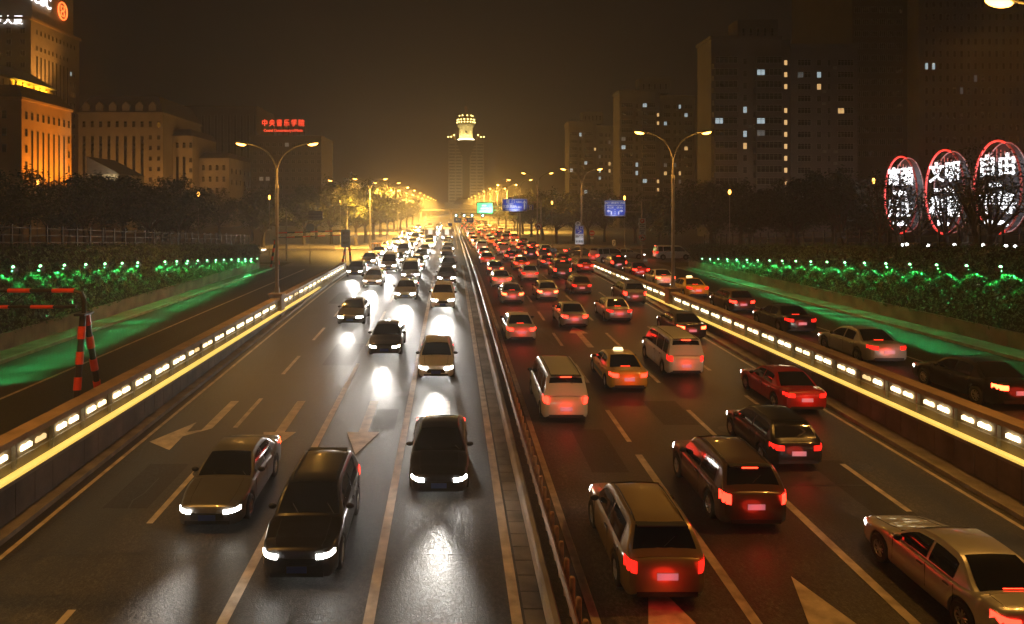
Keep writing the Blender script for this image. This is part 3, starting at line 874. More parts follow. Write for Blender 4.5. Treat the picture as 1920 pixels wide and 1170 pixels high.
# --- tall bank tower with roof sign
b = Bld('bank_tower', 'tall stone tower with narrow window strips and a lit roof sign, top left corner', -145, 235)
b.wall(-170, -132.6, 219, 247.5, 0, 67, M_b_st)
b.wall(-168, -133.4, 221, 245, 67.004, 80, M_b_st, 'parapet_wall')
a = MB(); a.box(-25.6, 12.9, -16.5, 13.0, 66.4, 67.3); a.build('cornice', M_b_or, b.t)
for k in range(11):
    y = 222.2 + 2.2*k
    b.win('E', y, -132.6, 62.4, 0.8, 1.6, bars=0, cross=False)
    if k < 9:
        b.win('E', y, -132.6, 57.3, 0.8, 1.5, bars=0, cross=False)
        b.win('E', y, -132.6, 20, 0.9, 35.5, bars=0, cross=False)
    else:
        for j in range(9): b.win('E', y, -132.6, 24+3.6*j, 1.0, 1.6, lit=(0 if (k == 9 and j == 8) else None), bars=0, cross=False)
for i in range(8):
    for j in range(6): b.win('S', -166+4.4*i, 219, 44+3.6*j, 1.6, 1.8, bars=1)
for yf in (224, 240):
    spot('floodlight', b.t, (24, yf-235, 42), 30000, (1.0,0.40,0.07), 75, 0.9, (0, radians(140), 0), 0.4)
b.done()
M_red = glow('red_sign_glow', (1.0, 0.05, 0.02), 2.6, sampled=False)
M_redo = glow('red_orange_glow', (1.0, 0.16, 0.03), 3.0, sampled=False)
M_wht = glow('white_sign_glow', (0.95, 0.95, 1.0), 4.0, sampled=False)
t = thing('roof_sign', 'white illuminated letters and a red ring emblem on top of the bank tower', 'sign', (-133.0, 228, 73.0))
for k, ch in enumerate('ICBC'):
    letters('letter', ch, 5.4, M_wht, t, (0.12, -8.2+(0,2.6,6.1,9.2)[k], 1.3), (pi/2, 0, pi/2), 0.12, 'CENTER', 0.85, 0.03)
em = MB()
pts = [(0, 2.6*cos(2*pi*k/32), 2.9*sin(2*pi*k/32)) for k in range(33)]
em.tube(pts, 0.26, 6, caps=False)
eo = em.build('emblem_ring', M_redo, t); eo.location = (0.25, 9.3, 1.2)
em = MB()
for z in (0.85, -0.85):                                   # two stacked open boxes with a waist, the mark inside the ring
    for sg in (-1, 1):
        em.box(-.1,.1, sg*0.95-.16, sg*0.95+.16, z-.62, z+.62)
    em.box(-.1,.1,-1.11,1.11, z+(.62 if z>0 else -.94), z+(.94 if z>0 else -.62))
    em.box(-.1,.1,-.55,.55, z+(-.80 if z>0 else .55), z+(-.55 if z>0 else .80))
em.box(-.1,.1,-.16,.16,-.29,.29)
eo = em.build('emblem_mark', M_redo, t); eo.location = (0.25, 9.3, 1.2)
t = thing('neon_sign', 'row of small white lit characters on the front of the bank tower', 'sign', (-140, 218.7, 60))
for k, ch in enumerate('银行大厦'):
    letters('letter', ch, 3.0, M_wht, t, (-6.0+3.2*k, -0.1, 6.0), (pi/2,0,0), 0.06)

# --- long stone building, its two stepped wings and the dark block behind
b = Bld('stone_building', 'long stone building with a dormered mansard roof, middle of the left skyline', -110, 235)
b.wall(-123.5, -95.5, 230, 265, 0, 38, M_b_st)
a = MB(); a.box(-13.9, 14.9, -5.4, 30.4, 38.003, 38.6); a.build('cornice', M_b_st, b.t)
a = MB(); hiproof(a, -13.7, 14.7, -5.2, 30.2, 38.603, 44.5, 3.0); rf = a.build('roof', M_roof, b.t)
for k in range(6):
    a = MB(); x = -11+4.4*k
    a.add([(x-1.2,-5.0,38.8),(x+1.2,-5.0,38.8),(x+1.2,-5.0,40.9),(x,-5.0,42.2),(x-1.2,-5.0,40.9),(x-1.2,-2.4,40.9),(x,-2.4,42.2),(x+1.2,-2.4,40.9),(x-1.2,-4.0,38.8),(x+1.2,-4.0,38.8)],
          [(0,1,2,3,4),(4,3,6,5),(3,2,7,6),(0,4,5,8),(1,9,7,2)])
    a.build('dormer', M_b_st, b.t)
for k in range(10):
    x = -121.6+2.75*k
    b.win('S', x, 230, 33.6, 1.1, 2.0, bars=0)
    if k < 8: b.win('S', x, 230, 10, 1.1, 20.8, bars=0, cross=False)
    else:
        for j in range(6): b.win('S', x, 230, 12+3.5*j, 1.1, 1.5, bars=0)
for xf in (-119, -109, -99):
    spot('floodlight', b.t, (xf+110, -18, 9), 5500, (1.0,0.42,0.08), 90, 0.9, (radians(140), 0, 0), 0.4)
b.done()
b = Bld('stone_wing', 'stepped wing in the middle right of the long stone building', -95, 245)
b.wall(-95.4, -88.6, 238, 262, 0, 31.6, M_b_st); a = MB(); hiproof(a, -0.7, 6.7, -7.3, 17.3, 31.603, 34, 1.4); a.build('roof', M_roof, b.t)
for k in range(3):
    b.win('S', -93.8+2.3*k, 238, 27.4, 1.1, 1.9, bars=0)
    if k < 2: b.win('S', -93.8+2.3*k, 238, 9, 1.1, 15.5, bars=0, cross=False)
    else:
        for j in range(4): b.win('S', -93.8+2.3*k, 238, 12+3.5*j, 1.1, 1.5, bars=0)
spot('floodlight', b.t, (3, -20, 8), 5000, (1.0,0.45,0.10), 90, 0.9, (radians(140), 0, 0), 0.4)
b.done()
b = Bld('stone_wing', 'lowest stepped wing at the right end of the long stone building', -85, 248)
b.wall(-88.5, -78, 244, 290, 0, 24.4, M_b_st); a = MB(); hiproof(a, -3.7, 7.2, -4.2, 42, 24.403, 26.4, 1.4); a.build('roof', M_roof, b.t)
for k in range(4):
    for j in range(3): b.win('S', -87+2.4*k, 244, 12+4.0*j, 1.1, 1.9, bars=0)
for k in range(8):
    for j in range(2): b.win('E', 247+5*k, -78, 15+4.0*j, 1.3, 1.9, bars=0)
spot('floodlight', b.t, (2, -20, 8), 5000, (1.0,0.45,0.10), 90, 0.9, (radians(140), 0, 0), 0.4)
b.done()
b = Bld('office_block', 'dark office block rising behind the stepped stone wings', -110, 310)
b.wall(-126, -84, 300, 330, 0, 51, M_b_dk)
for k in range(15):
    b.win('S', -124+2.8*k, 300, 24, 1.2, 23, bars=0, cross=False)
b.done()
b = Bld('gabled_house', 'low house with a pale lit gable end below the long stone building', -92, 180)
b.wall(-92, -84, 176, 190, 0, 15.5, M_b_st)
a = MB(); a.add([(-0.3,-4.3,15.5),(8.3,-4.3,15.5),(8.3,10.3,15.5),(-0.3,10.3,15.5),(-0.3,-4.3,20),(-0.3,10.3,20)], [(0,1,4),(1,2,5,4),(2,3,5),(3,0,4,5)]); a.build('roof', M_roof, b.t)
spot('floodlight', b.t, (9.5, -9, 12.5), 5000, (1.0,0.85,0.5), 60, 0.8, (radians(115), 0, radians(50)), 0.2)
b.done()

# --- music school with red roof letters
b = Bld('school_building', 'dark wide college block with red roof lettering left of the central glow', -62, 265)
b.wall(-75, -48.5, 260, 285, 0, 33.5, M_b_dk)
for j in range(9):
    for k in range(11): b.win('S', -73.4+2.4*k, 260, 4.2+3.2*j, 1.5, 1.5, lit=(3 if random.random() < .03 else None))
a = MB(); a.box(-13.2,13.7,-5.2,20.2,33.503,34.0); a.build('parapet', M_b_dk, b.t)
b.done()
t = thing('roof_sign', 'red Chinese and English lettering on the roof of the dark college block', 'sign', (-63, 260.6, 34))
a = MB()
for k in range(9): a.box(-8+2*k-.06,-8+2*k+.06,0.1,0.22,0,6.0)
a.box(-8.2,8.2,.1,.2,1.2,1.3); a.box(-8.2,8.2,.1,.2,4.2,4.3); a.build('frame', M_darksteel, t)
for k, ch in enumerate('中央音乐学院'):
    letters('letter', ch, 2.75, M_red, t, (-6.9+2.76*k, 0, 4.6), (pi/2,0,0), 0.08, sx=0.85)
letters('lettering', 'Central Conservatory of Music', 1.45, M_red, t, (0.05, 0, 1.9), (pi/2,0,0), 0.06, sx=0.8)

# --- central tower closing the avenue
b = Bld('domed_tower', 'slender far tower topped by a floodlit yellow lantern and dome, closing the avenue', 17, 775)
b.wall(-2.5, 13.0, 764, 800, 0, 81, M_tower); b.wall(21.0, 36.5, 764, 800, 0, 81, M_tower)
a = MB(); a.box(-4, 4, -8.5, 20, 0, 79); a.build('glass_core', mat('core_glass', (0.05,0.06,0.04), 0.25), b.t)
a = MB(); a.add([(-11,-11.4,80),(11,-11.4,80),(4,-11.4,62),(-4,-11.4,62),(-11,-10.9,80),(11,-10.9,80),(4,-10.9,62),(-4,-10.9,62)], [(0,3,2,1),(4,5,6,7),(0,1,5,4),(1,2,6,5),(2,3,7,6),(3,0,4,7)]); a.build('glass_wedge', MATS['core_glass'], b.t)
for side, x0 in ((0, -2.5), (1, 21.0)):
    for j in range(21):
        for k in range(2): b.win('S', x0+4.0+7.5*k, 764, 6+3.45*j, 6.2, 1.5, bars=3, cross=False)
a = MB(); a.box(-24,24,-16,16,0,12); a.build('podium', M_tower, b.t)
a = MB(); hiproof(a, -14, 14, -22, -12, 10, 16, 4); a.build('porch_roof', M_roof, b.t)
M_lant = mat('lantern_stone', (0.55,0.48,0.30), 0.7, var=0.1, vs=0.3)
a = MB(); a.lathe([(8.6,81.0),(8.6,83.2),(7.8,83.3),(7.6,84),(7.6,95),(8.6,96.5),(9.8,99.0),(9.8,100.5)], 28); a.build('lantern', M_lant, b.t, smooth=True)
a = MB(); a.lathe([(9.9,100.503),(9.9,103),(9.0,106),(6.8,109.5),(3.6,112),(1.6,112.8),(1.4,112.9),(1.4,118.5)], 28); a.build('dome', mat('dome_gold', (0.45,0.28,0.06), 0.5, var=0.15), b.t, smooth=True)
a = MB(); a.box(-1.6,1.6,-1.6,1.6,113,119.5); a.build('finial', mat('finial_orange', (0.6,0.25,0.06), 0.6), b.t)
a = MB()
a.tube([(cos(2*pi*k/28)*8.9, sin(2*pi*k/28)*8.9, 82.2) for k in range(29)], 0.55, 6, caps=False); a.build('light_ring', glow('ring_glow', (1.0,0.86,0.5), 12.0, sampled=False), b.t)
bulb = MB(); bulb.ell((0,0,0),0.85,0.85,0.85,10,6); bme = bulb.mesh('bulb', glow('bulb_glow', (1.0,0.74,0.22), 10.0, sampled=False), smooth=True)
for ri, (r, z, n) in enumerate(((9.9,101.4,18),(9.7,104.2,16),(7.6,108.6,9))):
    for k in range(n):
        a_ = 2*pi*(k+0.5*ri)/n
        if sin(a_) < 0.1: link('bulb', bme, b.t, (cos(a_)*r, sin(a_)*r, z))
a = MB(); a.lathe([(1.1,0),(1.1,0.5),(0.1,0.6)], 14); cm = a.build('round_window', M_pane, b.t); cm.location = (0, -7.5, 90.2); cm.rotation_euler = (pi/2, 0, 0)
for sg in (-1, 1):
    a = MB(); a.tube([(0,0,81),(0,0,83.5),(sg*2.5,0,86),(sg*4.5,0,91)], [1.6,1.2,0.9,0.2], 8); o = a.build('corner_ornament', MATS['dome_gold'], b.t, smooth=True); o.location = (sg*12.5, -8, 0)
    for q in (0,1,2): link('bulb', bme, b.t, (sg*(13.2+3.2*q), -9.5, 84.5+2.0*(1 if q == 0 else 0)))
for k in range(5):
    a_ = -pi/2 + (k-2)*0.55
    spot('floodlight', b.t, (cos(a_)*12.5, sin(a_)*12.5, 82), 14000, (1.0,0.82,0.36), 110, 0.9, (radians(135), 0, a_+pi/2), 0.5)
for sg in (-1, 1):
    spot('floodlight', b.t, (sg*14, -50, 3), 45000, (1.0,0.80,0.40), 70, 0.9, (radians(125), 0, 0), 1.0)
b.done()

# --- apartment towers on the right
def balcony_band(b, x0, x1, y, z, h=1.15, dep=1.1):
    a = MB(); a.box(x0-b.x, x1-b.x, y-dep-b.y, y-0.002-b.y, z, z+h); a.build('balcony', M_b_ap2, b.t)
def apartment(label, x0, x1, yf, H, pent, recess, lits, fl=2.8, seed=1, nl=0.10, sc_=1.0):
    rn = random.Random(seed)
    b = Bld('apartment_tower', label, (x0+x1)/2, yf+9)
    w = x1-x0
    xa, xb = x0 + w*0.47, x0 + w*0.55                  # dark recess between the two wings
    b.wall(x0, xa, yf, yf+9, 0, H, M_b_ap); b.wall(xa, xb, yf+1.5, yf+8.5, 0, H, M_b_ap2, 'stair_core'); b.wall(xb, x1, yf+1.2, yf+9, 0, H-1.6, M_b_ap)
    b.wall(pent[0], pent[1], yf+3.2, yf+8.8, H+0.004, H+pent[2], M_b_ap, 'penthouse')
    for k in range(5): 
        pw = (pent[1]-pent[0])
        b.win('S', pent[0]+pw*(0.14+0.18*k), yf+3.2, H+1.2, 0.7, 2.0, bars=0, cross=False)
    a = MB(); a.box(x0-.3-b.x, xa+.1-b.x, yf-.3-b.y, yf+9.2-b.y, H-0.3, H+0.5); a.box(xb-.1-b.x, x1+.3-b.x, yf+.9-b.y, yf+9.2-b.y, H-1.9, H-1.1); a.build('parapet', M_b_ap, b.t)
    nf = int(H/fl)-1; acs = []
    am = MB(); am.box(-.42,.42,-.38,-.004,0,.6); am.cyl((0,-.385,.3),(0,-.38,.3),.22,n=12); ame = am.mesh('air_conditioner', M_frame)
    rb = MB(); [rb.box(x0-b.x+.6+k*wk, x0-b.x+.66+k*wk, 1.0-8.9, 1.06-8.9, H+.5, H+1.5) for k in range(9) for wk in ((xa-x0)/9,)]; rb.box(x0-b.x+.5,xa-b.x-.3,-7.95,-7.88,H+1.42,H+1.5); rb.build('roof_railing', M_steel, b.t)
    for j in range(nf-1, 2, -1):
        z = j*fl + 1.0
        # left wing: glazed balcony, narrow window, wide glazed balcony
        wa = xa-x0; wb = x1-xb
        balcony_band(b, x0+0.2, x0+wa*0.36, yf, z-1.0); balcony_band(b, x0+wa*0.60, xa-0.1, yf, z-1.0)
        def L_(): return rn.choice((0,0,0,1,3)) if rn.random() < nl else None
        l = L_(); b.win('S', x0+wa*0.19, yf-1.0, z+0.16, wa*0.32, 1.55, l, 4, True, 0.33 if l is not None else 1.0)
        b.win('S', x0+wa*0.48, yf, z, 0.9, 1.5, L_())
        l = L_(); b.win('S', x0+wa*0.80, yf-1.0, z+0.16, wa*0.36, 1.55, l, 5, True, 0.3 if l is not None else 1.0)
        for xq, yq in ((x0+wa*0.55, yf), (xb+wb*0.49, yf+1.2), (xb+wb*0.66, yf+1.2)):
            if rn.random() < 0.45: acs.append((xq+rn.uniform(-.1,.1), yq, z-0.55-rn.random()*.3))
        # stairwell light on the landing
        if rn.random() < lits: b.win('S', (xa+xb)/2+0.3, yf+1.5, z+0.2, 0.8, 1.2, 1, 0, False)
        l = L_(); b.win('S', xb+wb*0.20, yf+1.2, z, wb*0.2, 1.5, l, 3, True, 0.4 if l is not None else 1.0)
        l = L_(); b.win('S', xb+wb*0.42, yf+1.2, z, 1.0, 1.4, l)
        l = L_(); b.win('S', xb+wb*0.57, yf+1.2, z, 0.8, 1.4, l)
        l = L_(); b.win('S', xb+wb*0.82, yf+1.2, z, wb*0.24, 1.5, l, 4, True, 0.4 if l is not None else 1.0)
    for q in acs: link('air_conditioner', ame, b.t, (q[0]-b.x, q[1]-b.y, q[2]))
    b.done(); return b
A = apartment('nearest and tallest apartment block with a few lit windows, right of the central avenue', 60.5, 95.2, 161, 46.4, (68.0,77.5,5.2), None, 0.85, seed=3, nl=0.17)
for x_, y_ in ((66,150),(86,150)):
    spot('facade_fill', A.t, (x_-A.x, 140-A.y, 1.0), 2200, (1.0,0.70,0.52), 110, 0.9, (radians(125), 0, 0), 0.5)  # unseen spots added to lift the facade
B = apartment('middle apartment block of the three, dim with scattered lit windows', 56.5, 82, 232, 45.8, (64.0,74.5,5.0), None, 0.3, seed=8, nl=0.16)
Cb = apartment('farthest and lowest apartment block of the three, left of the others', 46, 66, 270, 40.0, (52.0,60,4.6), None, 0.15, seed=15, nl=0.14)
# --- office tower at the right edge
b = Bld('office_tower', 'huge dark office tower of many narrow windows filling the upper right corner', 150, 215)
b.wall(137, 195, 203, 245, 0, 92, M_b_ap); b.wall(120.5, 136.997, 208, 245, 0, 90, M_b_dk, 'side_block')
for j in range(22, 5, -1):
    for k in range(17):
        lit = None
        if (j, k) in ((13,0),(13,1)): lit = 0
        if (j, k) in ((12,7),(11,5)): lit = 3
        b.win('S', 139.3+2.05*k, 203, 3.6*j+0.6, 0.95, 2.0, lit, 0, False)
    for k in range(6): b.win('S', 122+2.5*k, 208, 3.6*j+0.6, 1.9, 1.8, None, 2, False)
spot('facade_fill', b.t, (10, -60, 6), 6000, (1.0,0.45,0.22), 80, 0.9, (radians(135), 0, 0), 0.5)  # unseen fill spot added for the office front
b.done()
# ================================================================ SIGNS, BARRIERS, OVAL DISPLAYS
M_blue = mat('sign_blue', (0.025, 0.07, 0.48), 0.4, var=0.1)
M_white = mat('sign_white', (0.72, 0.70, 0.68), 0.5, var=0.05)
M_signblk = mat('sign_black', (0.02, 0.02, 0.02), 0.5)
M_signred = mat('sign_red', (0.55, 0.03, 0.015), 0.45)
M_signback = mat('sign_back', (0.34, 0.27, 0.17), 0.55, var=0.15)
M_redpaint = mat('barrier_red', (0.80, 0.07, 0.015), 0.4, var=0.15, vs=3)
M_blkpaint = mat('barrier_black', (0.025, 0.02, 0.018), 0.45)

def rrect(w, h, r, n=4):
    p = []
    for cx, cz, a0 in ((w/2-r, h/2-r, 0), (-w/2+r, h/2-r, 90), (-w/2+r, -h/2+r, 180), (w/2-r, -h/2+r, 270)):
        for k in range(n+1):
            a = radians(a0+90*k/n); p.append((cx+r*cos(a), cz+r*sin(a)))
    return p
def plate(name, parent, w, h, m, loc, dep=0.05, r=0.08, border=None):
    """upright board facing the camera (-Y), centre at loc"""
    a = MB(); a.prism(rrect(w, h, r), 0, dep, lambda x, z, q: (x, q, z))
    o = a.build(name, m, parent, recalc=True); o.location = loc
    if border:
        b_ = MB(); t_ = border
        for x0, x1, z0, z1 in ((-w/2+t_,w/2-t_,h/2-2*t_,h/2-t_),(-w/2+t_,w/2-t_,-h/2+t_,-h/2+2*t_),(-w/2+t_,-w/2+2*t_,-h/2+2*t_,h/2-2*t_),(w/2-2*t_,w/2-t_,-h/2+2*t_,h/2-2*t_)):
            b_.box(x0,x1,-0.008,-0.001,z0,z1)
        b_.build('border', M_white, o)
    return o
def txt(parent, s, size, m, x, z, y=-0.012, sx=1.0, bold=0.0, name='lettering'):
    return letters(name, s, size, m, parent, (x, y, z), (pi/2,0,0), 0.006, 'CENTER', sx, bold)
def shape(parent, polys, m, name='arrow_mark', y0=-0.012):
    a = MB()
    for p in polys: a.prism(p, y0, y0+0.008, lambda x, z, q: (x, q, z))
    return a.build(name, m, parent, recalc=True)
def disc(name, parent, r, m, loc, dep=0.03, n=28):
    a = MB(); a.prism([(r*cos(2*pi*k/n), r*sin(2*pi*k/n)) for k in range(n)], 0, dep, lambda x, z, q: (x, q, z))
    o = a.build(name, m, parent, recalc=True); o.location = loc; return o
def post(parent, x, y, z0, z1, r=0.06, m=None, name='pole'):
    a = MB(); a.cyl((x,y,z0),(x,y,z1), r, r*0.9, 10); return a.build(name, m or M_pole, parent, smooth=True)
def bars(parent, segs, r, name='arm', m=None):
    a = MB()
    for p0, p1 in segs: a.cyl(p0, p1, r, n=8)
    return a.build(name, m or M_pole, parent, smooth=True)

# tall direction sign on its cantilever pole right of the junction
d = 122.0
t = thing('direction_sign', 'wide blue direction sign with an upward arrow cantilevered over the receding lanes', 'sign', (15.9, d, 0.13))
post(t, 0, 0, 0, 8.3, 0.14)
bx_, bz_ = (965-U0)*d/F-15.9, 7.2-(384.5-V0)*d/F-0.13
bars(t, [((0,0,bz_+.55),(bx_+2.1,0,bz_+.55)), ((0,0,bz_-.55),(bx_+2.1,0,bz_-.55))], 0.06)
o = plate('board', t, 4.4, 2.2, M_blue, (bx_, -0.2, bz_), border=0.05)
txt(o, '前  门', 0.62, M_white, -0.75, 0.62, bold=.012); txt(o, '4.0km', 0.50, M_white, 0.72, 0.55, sx=.8, bold=.01); txt(o, 'QIANMEN', 0.24, M_white, -0.8, 0.20, bold=.006)
txt(o, '北京西站', 0.62, M_white, -0.95, -0.30, bold=.012); txt(o, '1.2km', 0.50, M_white, 0.72, -0.36, sx=.8, bold=.01); txt(o, 'Beijing West Railway Station', 0.26, M_white, -0.4, -0.82, sx=.85, bold=.006)
shape(o, [[(1.58,-.75),(1.82,-.75),(1.82,.35),(1.58,.35)], [(1.28,.30),(1.70,.85),(2.06,.30),(1.82,.42),(1.58,.42)]], M_white)
o = plate('small_board', t, 1.05, 0.95, M_blue, (bx_+2.78, -0.2, bz_-0.42), border=0.03)
shape(o, [[(.28*cos(2*pi*k/20)-.0, .28*sin(2*pi*k/20)+.12) for k in range(20)]], M_white, 'symbol'); txt(o, '禁停', 0.26, M_white, 0, -0.3, bold=.006); txt(o, 'P', 0.42, M_blue, 0, 0.12, y=-0.026, bold=.02)

def added_sign_lamp(t, x, z, w, power):  # lamp and spot added in front of a board to brighten it
    a = MB(); a.cyl((x,-1.7,z),(x,-.1,z+.05),.025,n=6); a.box(x-w,x+w,-1.82,-1.68,z-.05,z+.05); a.build('added_sign_lamp', M_darksteel, t)
    o = spot('added_sign_light_%d' % power, t, (x,-1.75,z+.08), power, (0.85,0.9,1.0), 130, 0.8, (radians(140),0,0), .2)
added_sign_lamp(t, bx_, bz_-1.3, 1.5, 420)
# lane sign over the right service road
d = 95.0
t = thing('lane_sign', 'square blue sign with two white turn arrows on a pole right of the service road', 'sign', (26.2*1.0, d, 0))
post(t, 0, 0, 0, 7.9, 0.13)
bx_, bz_ = (1152.5-U0)*d/F-26.2, 7.2-(390.5-V0)*d/F
bars(t, [((0,0,bz_+.45),(bx_+1.3,0,bz_+.45)), ((0,0,bz_-.5),(bx_+1.3,0,bz_-.5))], 0.05)
o = plate('board', t, 2.85, 2.15, M_blue, (bx_, -0.2, bz_), border=0.045)
txt(o, '西便门桥|宣武门大街', 0.32, M_white, 0, 0.72, sx=.9, bold=.008); txt(o, 'XIBIANMEN Bri. XUANWUMEN Ave.', 0.17, M_white, 0, 0.40, sx=.85, bold=.004)
txt(o, '西二环', 0.30, M_white, -0.62, 0.08, bold=.006); txt(o, '(西 站)', 0.30, M_white, 0.65, 0.08, bold=.006)
for s in (-1, 1):
    shape(o, [[(s*0.42,-.86),(s*0.58,-.86),(s*0.58,-.40),(s*0.42,-.46)], [(s*.58,-.401),(s*.42,-.461),(s*.72,-.30),(s*.86,-.30),(s*.86,-.44),(s*.74,-.44)], [(s*.861,-.18),(s*.861,-.56),(s*1.14,-.37)]], M_white)
shape(o, [[(-.035,-.85+.3*k),(.035,-.85+.3*k),(.035,-.70+.3*k),(-.035,-.70+.3*k)] for k in range(3)], M_white, 'dashes')
added_sign_lamp(t, bx_, bz_-1.25, 1.0, 260)
# notice boards on the same pole are separate signs
t2 = thing('notice_sign', 'tall white parking notice with a round red sign below, under the turn-arrow sign', 'sign', (26.2, d-0.22, 0))
o = plate('board', t2, 0.95, 2.25, M_white, (0, 0, 4.55), r=0.05)
shape(o, [[(.3*cos(2*pi*k/20), .3*sin(2*pi*k/20)+.72) for k in range(20)]], M_signred, 'ring'); txt(o, 'P', 0.42, M_white, 0, 0.72, y=-0.026, bold=.02)
for k, s in enumerate(('禁止停车','全路段','7:00-22:00','违者拖车','监控')): txt(o, s, 0.24, M_signblk, 0, 0.24-0.29*k, sx=.85, bold=.004)
def no_motor(parent, loc, r):
    o = disc('round_plate', parent, r, M_white, loc)
    a = MB(); a.tube([(r*.87*cos(2*pi*k/28), -0.012, r*.87*sin(2*pi*k/28)) for k in range(29)], r*.12, 6, caps=False); a.build('ring', M_signred, o)
    a = MB(); a.box(-r*.5,r*.5,-.012,-.004,-r*.12,r*.18); a.box(-r*.22,r*.26,-.012,-.004,r*.181,r*.42)
    a.cyl((-r*.3,-.006,-r*.2),(-r*.3,.0,-r*.2), r*.16, n=10); a.cyl((r*.3,-.006,-r*.2),(r*.3,.0,-r*.2), r*.16, n=10); a.build('vehicle_mark', M_signblk, o)
    a = MB(); a.add([(-r*.72,-.018,r*.56),(-r*.56,-.018,r*.72),(r*.72,-.018,-r*.56),(r*.56,-.018,-r*.72)], [(0,1,2,3)]); a.build('slash', M_signred, o)
    return o
no_motor(t2, (0, 0, 2.98), 0.45)
plate('small_plate', t2, 0.8, 0.42, M_signback, (0, 0, 2.22), r=0.04)

# no-vehicle sign on a thin post at the corner island
p = P(1008.5, 425, 120)
t = thing('round_sign', 'round red-rimmed sign with a struck-out vehicle on a thin post below the wide blue sign', 'sign', (p.x+0.1, 120, 0.13))
post(t, 0, 0.05, 0, p.z+0.4, 0.045, M_steel); no_motor(t, (0, 0, p.z-0.13), 0.58)
a = MB(); a.lathe([(0.3,0),(0.3,0.12),(0.08,0.25)], 12); a.build('foot', M_conc, t)
# no-entry sign
p = P(1110, 437, 112)
t = thing('round_sign', 'red no-entry disc on a thin post between the exit sign and the lane sign', 'sign', (p.x, 112, 0))
post(t, 0, 0.05, 0, p.z+0.3, 0.045, M_steel); o = disc('disc', t, 0.44, M_signred, (0,0,p.z)); shape(o, [[(-.3,-.07),(.3,-.07),(.3,.07),(-.3,.07)]], M_white, 'bar')
o = plate('small_plate', t, 0.55, 0.24, M_white, (0,0,p.z-0.78), r=0.1)
p = P(1151, 455, 104)
t = thing('marker_sign', 'small upright white marker sign with a curved arrow near the crossing traffic', 'sign', (p.x, 104, 0))
post(t, 0, 0.05, 0, p.z, 0.035, M_steel); o = plate('board', t, 0.5, 0.85, M_white, (0,0,p.z), r=0.15); shape(o, [[(-.12,-.28),(.0,-.28),(.10,-.02),(.10,.1),(-.02,.1)], [(-.14,.101),(.22,.101),(.04,.32)]], M_signblk)

# exit sign on the second right lamp post
d = 96.6
t = thing('exit_sign', 'blue and white exit sign with a round weight-limit plate, fixed to a lamp post', 'sign', (P(1086.5,441,d).x, d, 0))
zt = lambda v: 7.2-(v-V0)*d/F
o = plate('blue_board', t, 1.18, 1.16, M_blue, (0, 0, zt(431)), border=0.03); txt(o, '出 口', 0.46, M_white, 0, 0.26, bold=.012); txt(o, 'EXIT', 0.18, M_white, -0.1, -0.06, bold=.006)
shape(o, [[(-.2,-.42),(-.1,-.48),(.16,-.22),(.08,-.14)], [(-.02,-.12),(.26,-.10),(.24,-.38)]], M_white)
o = plate('white_board', t, 1.18, 1.42, M_white, (0, 0, zt(448.5))); txt(o, '西便门', 0.36, M_signblk, 0, 0.34, bold=.01); txt(o, '长安街', 0.36, M_signblk, 0, -0.34, bold=.01)
o = plate('round_plate', t, 0.74, 0.74, M_white, (-0.2, 0, zt(420)), r=0.36); txt(o, '限', 0.42, M_signblk, 0, 0, bold=.02)
added_sign_lamp(t, 0, zt(456)-.25, .4, 120)
bars(t, [((0,0.05,zt(420)),(0.1,0.3,zt(420))), ((0,0.05,zt(448)),(0.1,0.3,zt(448)))], 0.04, 'bracket')

# big green variable-message screen
d = 168.0
t = thing('message_screen', 'large glowing green and white message screen on a mast at the tree edge', 'screen', (16.2, d, 0.13))
post(t, 0, 0, 0, 8.6, 0.18)
c = P(909, 391.5, d)
bars(t, [((0,0,c.z+.5),(c.x-16.2+1.5,0,c.z+.5)), ((0,0,c.z-.5),(c.x-16.2+1.5,0,c.z-.5))], 0.08)
plate('housing', t, 4.0, 3.0, M_darksteel, (c.x-16.2, -0.2, c.z), dep=0.25, r=0.05)
a = MB(); a.box(-1.85,1.85,-0.03,-0.004,-1.3,1.3); o = a.build('screen', glow('screen_green', (0.04,1.0,0.30), 1.5), t); o.location = (c.x-16.2, -0.2, c.z)
a = MB(); 
for k in range(3): a.box(-1.3+.3*k,1.3-.5*k,-0.045,-0.032,-0.9+.7*k,-0.6+.7*k)
o = a.build('screen_rows', glow('screen_white', (0.75,1,0.85), 2.5, sampled=False), t); o.location = (c.x-16.2, -0.2, c.z)

point('screen_light', t, (c.x-16.2+1.5, -1.0, c.z-.3), 700, (0.1,1.0,0.3), 0.8)
# signal gantry far up the road
d = 158.0
t = thing('signal_gantry', 'far overhead gantry with four green-white signals and two blue boards below the tower', 'gantry', (7.0, d, 0))
for x in (-4.6, 8.9): post(t, x, 0, 0, 6.0, 0.12)
bars(t, [((-4.6,0,5.75),(8.9,0,5.75)), ((-4.6,0,5.2),(8.9,0,5.2))], 0.06, 'beam')
M_sig = glow('signal_green', (0.45,1.0,0.85), 10.0, sampled=False)
for u in (855, 870, 885, 905):
    x = (u-U0)*d/F-7.0; z = 7.2-(404-V0)*d/F
    a = MB(); a.box(x-.35,x+.35,-.25,-.05,z-.4,z+.4); a.build('signal_box', M_darksteel, t)
    a = MB(); a.lathe([(0.2,0),(0.2,0.03),(0.05,0.05)], 14); o = a.build('signal_lens', M_sig, t); o.location = (x, -0.26, z); o.rotation_euler = (pi/2,0,0)
for u in (858, 881):
    o = plate('board', t, 1.7, 1.15, M_blue, ((u-U0)*d/F-7.0, -0.2, 7.2-(413-V0)*d/F), border=0.04); txt(o, '直行', 0.5, M_white, 0, 0.1, bold=.01)
    bars(t, [(((u-U0)*d/F-7.0,-.05,5.2),((u-U0)*d/F-7.0,-.05,4.2))], 0.04, 'hanger')
